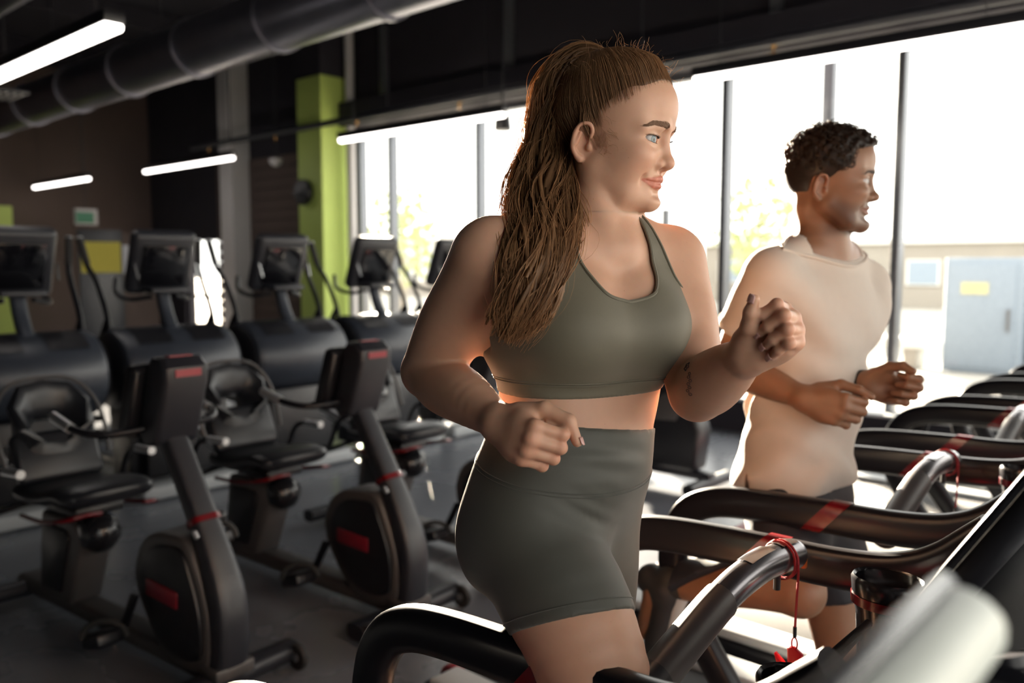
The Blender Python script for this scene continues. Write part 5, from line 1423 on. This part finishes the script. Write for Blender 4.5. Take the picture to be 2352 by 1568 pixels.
for i, t in enumerate(tt):
    t2 = t ** .95; d = (np.sin((1 - t2) * ang) / so)[:, None] * d0 + (np.sin(t2 * ang) / so)[:, None] * d1 + wob * math.sin(math.pi * t) * .6
    d /= np.linalg.norm(d, axis=1, keepdims=True); base_ = scalp(d, 0.0); SS[:, i] = scalp(d, (.0042 + .003 * t ** 2 + .0020 * lift_) * min(1, .15 + t * 5) + HVOL(base_) * min(1, t * 4))
q_ = SS.reshape(-1, 3); P_ = toW(q_); rad_ = q_ - CAPC; rad_ /= np.linalg.norm(rad_, axis=1, keepdims=True); rad_ = rad_ @ HR
fall = np.tile(np.minimum(1, .1 + tt * 5), len(sel)); tgt_ = (.0034 + .0026 * np.repeat(lift_, m)) * fall + HVOL(q_) * np.tile(np.minimum(1, tt * 4), len(sel)); hs_ = WS.only('head')
for _ in range(2): P_ = P_ + rad_ * np.clip(tgt_ - evaluate(hs_, P_), -.012, .02)[:, None]
SS = P_.reshape(SS.shape)
R_ = np.tile(np.interp(tt, [0, .15, .8, 1], [.00007, .00036, .00045, .0004]), (len(sel), 1)); V, Q = tubes(SS, R_, 3)
tn_ = np.repeat(rng.uniform(.60, 1.35, len(sel)), m * 3)[:, None] * np.ones((1, 3)); me = np_mesh('hair_strands', V, Q); set_tint(me, tn_)
obj('hair_strands', local(me), 'hair_auburn', cap)
# ponytail
G_ = np.array([W(*p) for p in [(1384, 134, 1.340), (1352, 134, 1.346), (1314, 160, 1.354), (1288, 214, 1.36), (1276, 288, 1.36), (1262, 370, 1.345), (1250, 450, 1.315), (1242, 520, 1.262), (1236, 585, 1.200), (1214, 660, 1.178), (1186, 725, 1.178), (1158, 785, 1.19)]])
GR = np.array([.016, .026, .036, .040, .042, .046, .054, .054, .046, .038, .030, .016])
gp = np.array(spline(np.column_stack([G_, GR]), 6)); gs = np.linspace(0, 1, len(gp))
gt = np.gradient(gp[:, :3], axis=0); gt /= np.linalg.norm(gt, axis=1, keepdims=True)
ga = np.array([nrm(np.cross(t, FWD)) for t in gt]); gb = np.cross(gt, ga)
def tail(nc, per, spread, rr, seed, lo_t=.62, wave=.0065, tint=(.6, 1.5), core=False, flat=.72):
    r = np.random.default_rng(seed); m = 40; S_ = np.zeros((nc * per, m, 3)); T_ = np.zeros(nc * per); W_ = np.zeros((nc * per, m)); k = 0
    for c in range(nc):
        ro = math.sqrt(r.random()); th = r.random() * 6.283; end = r.uniform(lo_t, 1.0) if r.random() < .75 else 1.0
        w1, w2, ph1, ph2 = r.uniform(15, 26), r.uniform(24, 38), r.random() * 6.28, r.random() * 6.28; am = wave * r.uniform(.5, 1.5); shade = r.uniform(*tint)
        drift = r.normal() * .25
        for j in range(per):
            o = r.normal(size=2) * spread; sc_ = r.uniform(.9, 1.1); t = np.linspace(0, end * r.uniform(.93, 1.0), m)
            ce = np.array([np.interp(t, gs, gp[:, i]) for i in range(3)]).T; rd = np.interp(t, gs, gp[:, 3])
            A_ = np.array([np.interp(t, gs, ga[:, i]) for i in range(3)]).T; B_ = np.array([np.interp(t, gs, gb[:, i]) for i in range(3)]).T
            gw = np.clip(t * 3.2, .05, 1)
            x = rd * ro * math.cos(th) + 0; y = rd * ro * math.sin(th) * flat
            x = x + drift * .02 * t + o[0] * gw + am * gw * np.sin(w1 * t + ph1 + o[0] * 120) + am * .45 * gw * np.sin(w2 * t + ph2)
            y = y + o[1] * gw + am * .8 * gw * np.cos(w1 * t * sc_ + ph2 + o[1] * 90)
            S_[k] = ce + A_ * x[:, None] + B_ * y[:, None]; T_[k] = shade * r.uniform(.8, 1.2); W_[k] = rr * np.interp(t, [0, .1, .8, 1], [.8, 1, .9, .35]); k += 1
    return S_, W_, T_, m
BODY_NOHAND = WS.only('torso', 'breast', 'neck', 'arm', 'head')
def push_out(S_, lift):
    P = S_.reshape(-1, 3); d = evaluate(BODY_NOHAND, P); bad = np.where(d < lift)[0]
    for _ in range(2):
        if len(bad):
            g = grad(BODY_NOHAND, P[bad]); P[bad] += g * (lift - evaluate(BODY_NOHAND, P[bad]))[:, None].clip(0)
    S_ = P.reshape(S_.shape)
    for _ in range(3): S_[:, 1:-1] = .25 * S_[:, :-2] + .5 * S_[:, 1:-1] + .25 * S_[:, 2:]
    return S_
def tail_part(args, name, lift, parent, seg=3):
    S_, W_, T_, m = args; S_ = push_out(S_, lift); V, Q = tubes(S_, W_, seg)
    t = np.tile(np.linspace(0, 1, m), len(S_)); tip = 1 + .55 * np.clip((t - .45) * 1.6, 0, 1)
    tc_ = np.repeat(T_, m) * tip; tc_ = np.repeat(tc_, seg)[:, None] * np.array([1.0, .97, .92]); me = np_mesh(name, V, Q); set_tint(me, tc_); return obj(name, local(me), 'hair_auburn', parent)
pony = tail_part(tail(46, 5, .0030, .0042, 11, wave=.005, tint=(.35, .6)), 'ponytail', .006, woman); pony['label'] = 'long wavy auburn ponytail'
tail_part(tail(150, 20, .0048, .00050, 12, wave=.0085, tint=(.5, 1.7)), 'ponytail_strands', .0045, pony)
tail_part(tail(90, 3, .011, .00020, 13, wave=.013, lo_t=.5, tint=(1.1, 1.7)), 'loose_strands', .006, pony)
# band round the ponytail
c = gp[3, :3]; ax_ = nrm(gp[3, :3] - gp[0, :3] + np.array([0, 0, .03])); e1 = nrm(np.cross(ax_, FWD)); e2 = np.cross(ax_, e1)
obj('hair_tie', MB().tube([tuple(c + e1 * .019 * math.cos(t) + e2 * .017 * math.sin(t) - WLOC) for t in np.linspace(0, 2 * math.pi, 24, endpoint=False)], .005, 10, closed=True), 'brow_hair', woman)
# flyaways over the crown, short curls in front of the ear and at the nape
def wisps(name, n, kind, parent):
    S_ = []
    for k in range(n):
        if kind == 'crown': d = nrm(np.array([rng.uniform(-1.2, .8), rng.normal() * .45, rng.uniform(.4, 1)])); p = scalp(d[None], .004)[0]; p = p + d * HVOL(p[None])[0]; ln = rng.uniform(.012, .026); dr = nrm(d * .6 + rng.normal(size=3) * .8)
        elif kind == 'ear': p = np.array([rng.uniform(.0, .016), -.070 + rng.normal() * .002, rng.uniform(-.022, .024)]); d = np.array([.3, -.6, -.2]); ln = rng.uniform(.012, .026); dr = nrm(np.array([.5, -.25, -.8]) + rng.normal(size=3) * .35)
        else: p = np.array([-.055 + rng.normal() * .01, -.045 + rng.normal() * .012, -.06 + rng.normal() * .015]); d = np.array([-.2, -1, -.3]); ln = rng.uniform(.02, .04); dr = nrm(np.array([.1, -.5, -.9]) + rng.normal(size=3) * .4)
        e1 = nrm(np.cross(dr, rng.normal(size=3))); e2 = np.cross(dr, e1); t = np.linspace(0, 1, 12)[:, None]; w = rng.uniform(2.5, 5.5); am = rng.uniform(.15, .35) * t
        S_.append(toW(p + (dr * t + e1 * am * (1 - np.cos(w * t)) + e2 * am * np.sin(w * t) + d * .2 * t) * ln))
    S_ = np.array(S_); V, Q = tubes(S_, np.full(S_.shape[:2], .00017), 3); me = np_mesh(name, V, Q); set_tint(me, np.full((len(V), 3), 1.4)); o = obj(name, local(me), 'hair_auburn', parent); o['kind'] = 'stuff'
wisps('flyaway_hair', 260, 'crown', cap); wisps('ear_wisps', 60, 'ear', cap); wisps('nape_wisps', 30, 'nape', cap)
print('woman done', round(time.time() - T0, 1))
# ================================================================== the running man
rng = np.random.default_rng(9)
MS = Shape()
a = math.radians(69); MSC = 1.07
MF = nrm(math.cos(a) * -HH + math.sin(a) * RR + np.array([0, 0, -.02])); MR = frame(MF); MO = W(1909, 420, 2.06)
msec = lambda y, x, d, yaw, hw, bf, bb: section(y, x, d, yaw, hw, bf, bb)
MD = 2.12
body_secs = [msec(1240, 1838, MD, 0, .11, .08, .09), msec(1180, 1836, MD, 0, .145, .10, .115), msec(1110, 1832, MD, 0, .155, .105, .12), msec(1040, 1834, MD, -2, .142, .10, .105), msec(960, 1840, MD, -4, .135, .10, .10),
             msec(860, 1850, MD, -6, .145, .105, .10), msec(760, 1868, MD, -8, .158, .112, .108), msec(690, 1878, MD, -8, .160, .105, .112), msec(640, 1884, MD, -8, .150, .085, .10), msec(600, 1888, MD, -8, .11, .06, .08), msec(580, 1890, MD, -8, .07, .05, .06)]
MS.loft(body_secs, .02, 2.3, 'torso')
MY = math.radians(-8); MCF = np.array([math.cos(MY), math.sin(MY), 0]); MCL = np.array([-math.sin(MY), math.cos(MY), 0])
MNB = W(1892, 562, 2.11); MNT = MO + MR[0] * -.032 + MR[2] * -.05
MS.chain([MNT, (MNT + MNB) / 2, MNB + np.array([0, 0, -.03])], [.052, .051, .056], .014, 'neck')
MS.cap(MO + MR[0] * .012 + MR[2] * -.085, MNB + MCF * .03 - CU * .03, .024, .026, .02, 1, 'neck')
MSR, MSL = W(1768, 640, 2.00), W(1985, 660, 2.26)
for s, J in ((-1, MSR), (1, MSL)):
    MS.cap(MNB + MCL * s * .03, J + CU * .018 - MCL * s * .01, .040, .040, .05, 1, 'torso')
    MS.cap(J - MCL * s * .05 - CU * .05 + MCF * .03, W(1868, 760, MD) + MCL * s * .08 + MCF * .03, .05, .055, .05, 1, 'torso')
MER, MWR = W(1672, 838, 2.12), W(1850, 915, 1.94)
MEL, MWL = W(1900, 880, 2.14), W(1992, 880, 2.02)
MS.chain([MSR, mid(MSR, MER, .3), mid(MSR, MER, .65), MER], [.056, .055, .049, .042], .03, 'arm')
MS.chain([MER, mid(MER, MWR, .25), mid(MER, MWR, .6), mid(MER, MWR, .9), MWR], [.041, .045, .038, .028, .027], .008, 'arm')
MS.chain([MSL, mid(MSL, MEL, .5), MEL], [.054, .05, .042], .03, 'arm')
MS.chain([MEL, mid(MEL, MWL, .3), mid(MEL, MWL, .8), MWL], [.041, .043, .030, .027], .008, 'arm')
MFA = nrm(MWR - MER)
mh_r = add_hand(MS, MWR, nrm(MFA + RR * .25), nrm(UPV * .95 + RR * .2), dict(side=-1, flex=[(50, 85, 50), (56, 88, 55), (60, 90, 55), (64, 88, 55)], spread=(3, 1, -1, -3),
                thumb=[(.020, -.012, .030), (.056, -.024, .052), (.092, -.034, .052), (.118, -.044, .046)]), 1.04, 'handr')
MLA = nrm(RR * .85 - UPV * .12 - HH * .4)
mh_l = add_hand(MS, MWL, MLA, nrm(UPV * .97 + RR * .1), dict(side=1, flex=[(60, 90, 55), (64, 90, 55), (68, 90, 55), (72, 88, 55)], spread=(2, 1, -1, -3),
                thumb=[(.018, -.016, .026), (.042, -.034, .046), (.068, -.048, .052), (.090, -.058, .044)]), 1.02, 'handl')
MPC = W(1836, 1150, MD); MPL = np.array([0, 1.0, 0])
mHR, mHL = MPC - MPL * .085, MPC + MPL * .085
mKR, mAR = W(1838, 1360, 1.90), W(1512, 1338, 2.18)
mKL = mHL + np.array([.10, -.03, -.41]); mAL = mKL + np.array([-.06, -.01, -.40])
MS.chain([mHR, mid(mHR, mKR, .35), mid(mHR, mKR, .75), mKR], [.092, .085, .065, .056], .035, 'leg')
MS.chain([mHL, mid(mHL, mKL, .35), mid(mHL, mKL, .75), mKL], [.092, .085, .064, .056], .035, 'legl')
MS.chain([mKR, mid(mKR, mAR, .28) + np.array([0, 0, .012]), mid(mKR, mAR, .6), mid(mKR, mAR, .92), mAR], [.052, .056, .045, .033, .034], .012, 'leg')
MS.chain([mKL, mid(mKL, mAL, .28) + np.array([-.012, 0, 0]), mid(mKL, mAL, .6), mid(mKL, mAL, .92), mAL], [.052, .056, .045, .033, .034], .012, 'legl')
mtoe = [(mAR, nrm([-.25, 0, -1.0])), (mAL, nrm([1, 0, -.25]))]
for A_, fd in mtoe: MS.cap(A_, A_ + fd * .14, .034, .026, .03, 1, 'foot')
MH = add_head(MS, MO, MR, MSC, male=True, smile=.001, open_mouth=.0022)
mpieces = [(MO + MR[2] * -.125, np.array([0, 0, 1.]), MO + np.array([0, 0, -.01]), .165, .0022, ''), (MWR - MFA * .01, MFA, mh_r['L'](.055, -.02, 0), .115, .0030, 'handr'), (MWL - nrm(MWL - MEL) * .01, nrm(MWL - MEL), mh_l['L'](.055, -.02, 0), .115, .0030, 'handl')]
V, Q = body_mesh(MS, .0065, mpieces)
man = thing('person', 'man with curly dark hair in cream T-shirt and dark shorts, running beyond the woman', 'person', (-.8, TY0 + TP, .178))
MLOC = np.array(man.location); MM = Matrix.Translation(Vector(man.location)).inverted()
def beard(f, al, u, near, mixc):
    g = lambda d, s: np.exp(-(d / s) ** 2)
    jaw = 1 / (1 + np.exp((u + .052 - .30 * np.clip(.05 - f, 0, .06)) / .005)) / (1 + np.exp(-(f + .002) / .005)) / (1 + np.exp(-(u + .112) / .005))
    lipgap = g(np.sqrt(((al) / 1.6) ** 2 + (u + .064) ** 2 * 2.2), .018)
    must = g(u + .0495, .0055) * (al < .030) * (f > .055)
    w = np.clip(jaw * (1 - .9 * lipgap) + must * .9, 0, 1) * near * .72; mixc(w, (.20, .16, .15))
T = skin_tint(V, MH, MR * (1 / MSC), MO, lips=(.95, .60, .58), blush=.15, beard=beard)
# short sides of the hair read as tint under the cap
me = np_mesh('body', V, Q); set_tint(me, T); seam_normals(me, MS, V, mpieces); me.transform(MM)
obj('body', me, 'skin_tan', man)
add_eyes(lambda *q: MH(*q) - MLOC, MR, MSC, man, 'iris_brown', (-.1, 0))
add_brows(MS, MH, MR, MSC, man, 'lash_hair', MLOC, 150, .0046, -.002, 5)
tm_ = MB().sweep([tuple(MH(.073 - (y / .022) ** 2 * .010, y, -.0622) - MLOC) for y in np.linspace(-.022, .022, 9)], oval(.0034, .0028, 8), up=(0, 0, 1)); obj('teeth', tm_, 'white_paint', man)
print('man body', len(V), round(time.time() - T0, 1))
# T-shirt: loose shell with its own sleeves and folds
shirt_secs = [msec(1125, 1826, MD, -2, .172, .126, .140), msec(1080, 1828, MD, -2, .168, .124, .134), msec(1000, 1836, MD, -4, .160, .122, .124), msec(900, 1848, MD, -5, .160, .122, .118), msec(800, 1862, MD, -7, .166, .124, .116), msec(730, 1873, MD, -8, .168, .122, .118),
              msec(690, 1878, MD, -8, .166, .112, .118), msec(640, 1884, MD, -8, .155, .092, .106), msec(600, 1888, MD, -8, .118, .070, .088), msec(575, 1890, MD, -8, .078, .058, .068)]
TSH = Shape(); TSH.loft(shirt_secs, .02, 2.3, 'torso')
for s, J, E_ in ((-1, MSR, MER), (1, MSL, MEL)):
    TSH.cap(MNB + MCL * s * .03, J + CU * .022 - MCL * s * .01, .046, .046, .05, 1, 't')
    dq = nrm(E_ - J)
    TSH.cap(J, J + dq * .17, .066, .070, .035, 1, 'sleeve')
    TSH.cap(J - MCL * s * .05 - CU * .05 + MCF * .03, W(1868, 760, MD) + MCL * s * .08 + MCF * .03, .06, .06, .05, 1, 't')
TSH.cap(MNB - CU * .03, MNB + CU * .03, .064, .060, .03, 1, 't')
hem_z = W(1830, 1104, MD)[2]
col_c = MNB + MCF * .035 - CU * .022; col_n = nrm(CU * .80 + MCF * .52)
slr, sll = MSR + nrm(MER - MSR) * .150, MSL + nrm(MEL - MSL) * .15
def fold(P):
    q = P - MPC; x, y, z = q.T
    n1 = np.sin(z * 62 + y * 18 + np.sin(x * 21 + y * 13) * 1.3) * np.exp(-((z - .26) / .11) ** 2)
    n2 = np.sin(z * 46 - x * 30 + np.sin(y * 27) * 1.1 + 1.2) * np.exp(-((z - .08) / .12) ** 2)
    n3 = np.sin(x * 40 + z * 28 + y * 20) * np.exp(-((z - .42) / .08) ** 2)
    return .0080 * n1 + .0075 * n2 + .0045 * n3
def shirt_cut(P):
    h = hem_z - P[:, 2] + .006 * np.sin(P[:, 0] * 14 + P[:, 1] * 9)
    ax1, ax2 = nrm(MER - MSR), nrm(MEL - MSL)
    nr = np.linalg.norm(np.cross(P - MSR, ax1), axis=1); nl = np.linalg.norm(np.cross(P - MSL, ax2), axis=1)
    cs = np.where((nr < .11) & ((P - MSR) @ ax1 > .05) & ((P - MSR) @ MCL < .055), (P - slr) @ ax1, -.05); cl = np.where((nl < .10) & ((P - MSL) @ ax2 > .05) & ((P - MSL) @ MCL > -.05), (P - sll) @ ax2, -.05)
    ck = (P - col_c) @ col_n; rad = np.linalg.norm(np.cross(P - col_c, col_n), axis=1); neck = np.where(rad < .112, ck, -.05)
    vent = np.where((P[:, 2] < hem_z + .05) & ((P - MPC) @ MPL < -.05), .008 - np.abs((P[:, 0] - MPC[0] + .06) - (P[:, 2] - hem_z) * -.1) - (P[:, 2] - hem_z) * .15, -.05)
    return np.maximum.reduce([h, cs, cl, neck, vent])
def shirt_extra(P, D):
    D = D - fold(P); m = np.abs(D) < .05; c = np.where(m, 0, 0).astype(np.float32); c[m] = shirt_cut(P[m]); o = np.where(m, np.maximum(D, c), np.where(D < 0, np.where(shirt_cut(P) < 0, -.05, .05), D)); return o
cc = W(1850, 850, MD)
V, Q = mesh_shape(TSH, cc - np.array([.32, .36, .34]), cc + np.array([.32, .36, .36]), .0046, extra=shirt_extra)
V = relax(V, Q, 2, .4); me = np_mesh('t_shirt', V, Q); me.transform(MM); shirt = obj('t_shirt', me, 'cream_cloth', man)
# collar rib
an = np.linspace(0, 2 * math.pi, 60, endpoint=False); e1 = MCL; e2 = np.cross(col_n, e1); dd = np.array([-(e1 * math.cos(t) + e2 * math.sin(t)) for t in an])
PN = onto(TSH, col_c - col_n * .004 - dd * .16, dd, .001)
if len(PN) > 20: seam('collar', PN, .0048, 'cream_cloth', shirt, MLOC, closed=True)
axs = nrm(MER - MSR); e1 = nrm(np.cross(axs, [0, 0, 1])); e2 = np.cross(axs, e1); dd = np.array([-(e1 * math.cos(t) + e2 * math.sin(t)) for t in an])
SLV = Shape(); SLV.p = [q for q in TSH.p if q[6] == 'sleeve'][:1]; PN = onto(SLV, slr - axs * .014 - dd * .16, dd, .001)
if len(PN) > 20: seam('sleeve_seam', PN, .0014, 'cream_cloth', shirt, MLOC, closed=True)
# shorts
MLEG = Shape(); MLEG.p = [q for q in MS.p if q[6] in ('torso', 'leg', 'legl')]
mhr, mhl = mid(mHR, mKR, .62), mid(mHL, mKL, .62)
def mshorts_cut(P):
    near = np.linalg.norm(np.cross(P - mHR, nrm(mKR - mHR)), axis=1) - np.linalg.norm(np.cross(P - mHL, nrm(mKL - mHL)), axis=1)
    h = np.where(near < 0, (P - mhr) @ nrm(mKR - mHR), (P - mhl) @ nrm(mKL - mHL)); return np.maximum(P[:, 2] - hem_z - .05, h)
def mshorts_off(P): q = P - MPC; return .003 + np.clip((-q[:, 2] - .02) / .06, 0, 1) * .010 + .004 * np.clip((-q[:, 2]) / .05, 0, 1) * np.sin(q[:, 2] * 40 + q[:, 0] * 34 + q[:, 1] * 25) + np.clip(-q[:, 2], 0, .3) * .05
lo_ = np.minimum(MPC, np.minimum(mhr, mhl)) - .22; hi_ = np.maximum(MPC, np.maximum(mhr, mhl)) + .22
V, Q = mesh_shape(MLEG, lo_, hi_, .0065, extra=shell(mshorts_off, mshorts_cut)); me = np_mesh('shorts', relax(V, Q, 2, .4), Q); me.transform(MM); obj('shorts', me, 'navy_cloth', man)
for A_, fd in mtoe: shoe(A_, fd, man, MLOC, L_=.21)
for A_, K_ in ((mAR, mKR), (mAL, mKL)):
    d = nrm(K_ - A_); obj('sock', MB().tube([tuple(A_ - d * .02 - MLOC), tuple(A_ + d * .05 - MLOC), tuple(A_ + d * .085 - MLOC)], .0385, 16), 'sock_dark', man)
# watch
d = nrm(MWL - MEL); wc = MWL - d * .012
e1 = nrm(np.cross(d, CU)); e2 = np.cross(d, e1)
wt_ = obj('watch', MB().sweep([tuple(wc + .0305 * (e1 * math.cos(t) + e2 * math.sin(t)) - MLOC) for t in np.linspace(0, 2 * math.pi, 28, endpoint=False)], oval(.011, .0022, 10, 4), closed=True, up=tuple(d)), 'rubber', man, label='black watch strap')
obj('watch_face', MB().box(tuple(wc - e1 * .0335 - MLOC), (.030, .030, .012), bev=.004), 'screen', wt_)
# hair: dark cap and curls
MPOLY = np.array([(.2, .078), (.086, .080), (.072, .072), (.052, .066), (.044, .046), (.040, .030), (.022, .020), (.012, .012), (.004, -.014), (-.006, -.016), (-.010, .004), (-.018, .012), (-.036, .008), (-.048, -.03), (-.070, -.055), (-.10, -.06), (-.10, -.3), (.2, -.3)]) * MSC
mhd = Shape(); mhd.p = [q for q in MS.p if q[6] == 'head'][:2]
def mcap_extra(P, D):
    q = (P - MO) @ MR.T; fp = poly_sd(q[:, [0, 2]], MPOLY); top = np.clip((q[:, 2] - .02) / .06, 0, 1)
    bump = .004 * np.sin(q[:, 0] * 210 + np.sin(q[:, 1] * 170) * 2) * np.sin(q[:, 1] * 190 + q[:, 2] * 150)
    return np.maximum(D - .003 - top * (.008 + bump), .001 - fp)
V, Q = mesh_shape(mhd, MO - .18, MO + .18, .0030, extra=mcap_extra); me = np_mesh('hair', V, Q); set_tint(me, np.full((len(V), 3), .6)); me.transform(MM); mcap = obj('hair', me, 'hair_dark', man, label='short curly dark hair')
S_ = []
while len(S_) < 620:
    d = nrm(rng.normal(size=3)); p = CAPC + 0; q = scalp(d[None], .0)[0] * MSC
    if poly_sd(q[None, [0, 2]], MPOLY)[0] < .002 or q[2] < .028: continue
    hgt = np.clip((q[2] - .02) / .06, 0, 1) * .010 + .003; e1 = nrm(np.cross(d, [.3, .8, .5])); e2 = np.cross(d, e1); r = rng.uniform(.004, .008); t = np.linspace(0, rng.uniform(4, 8), 14); ph = rng.random() * 6.3
    S_.append(MO + (q + d * (hgt * .5 + rng.uniform(.0, .008)) + e1 * (r * np.cos(t + ph))[:, None] + e2 * (r * np.sin(t + ph))[:, None] + d * (t * .0016)[:, None]) @ MR)
S_ = np.array(S_); V, Q = tubes(S_, np.tile(np.interp(np.linspace(0, 1, 14), [0, .8, 1], [.0013, .0011, .0003]), (len(S_), 1)), 4); me = np_mesh('curls', V, Q); set_tint(me, np.repeat(rng.uniform(.7, 1.8, len(S_)), 14 * 4)[:, None] * np.ones((1, 3))); me.transform(MM); obj('curls', me, 'hair_dark', mcap)
print('man done', round(time.time() - T0, 1))
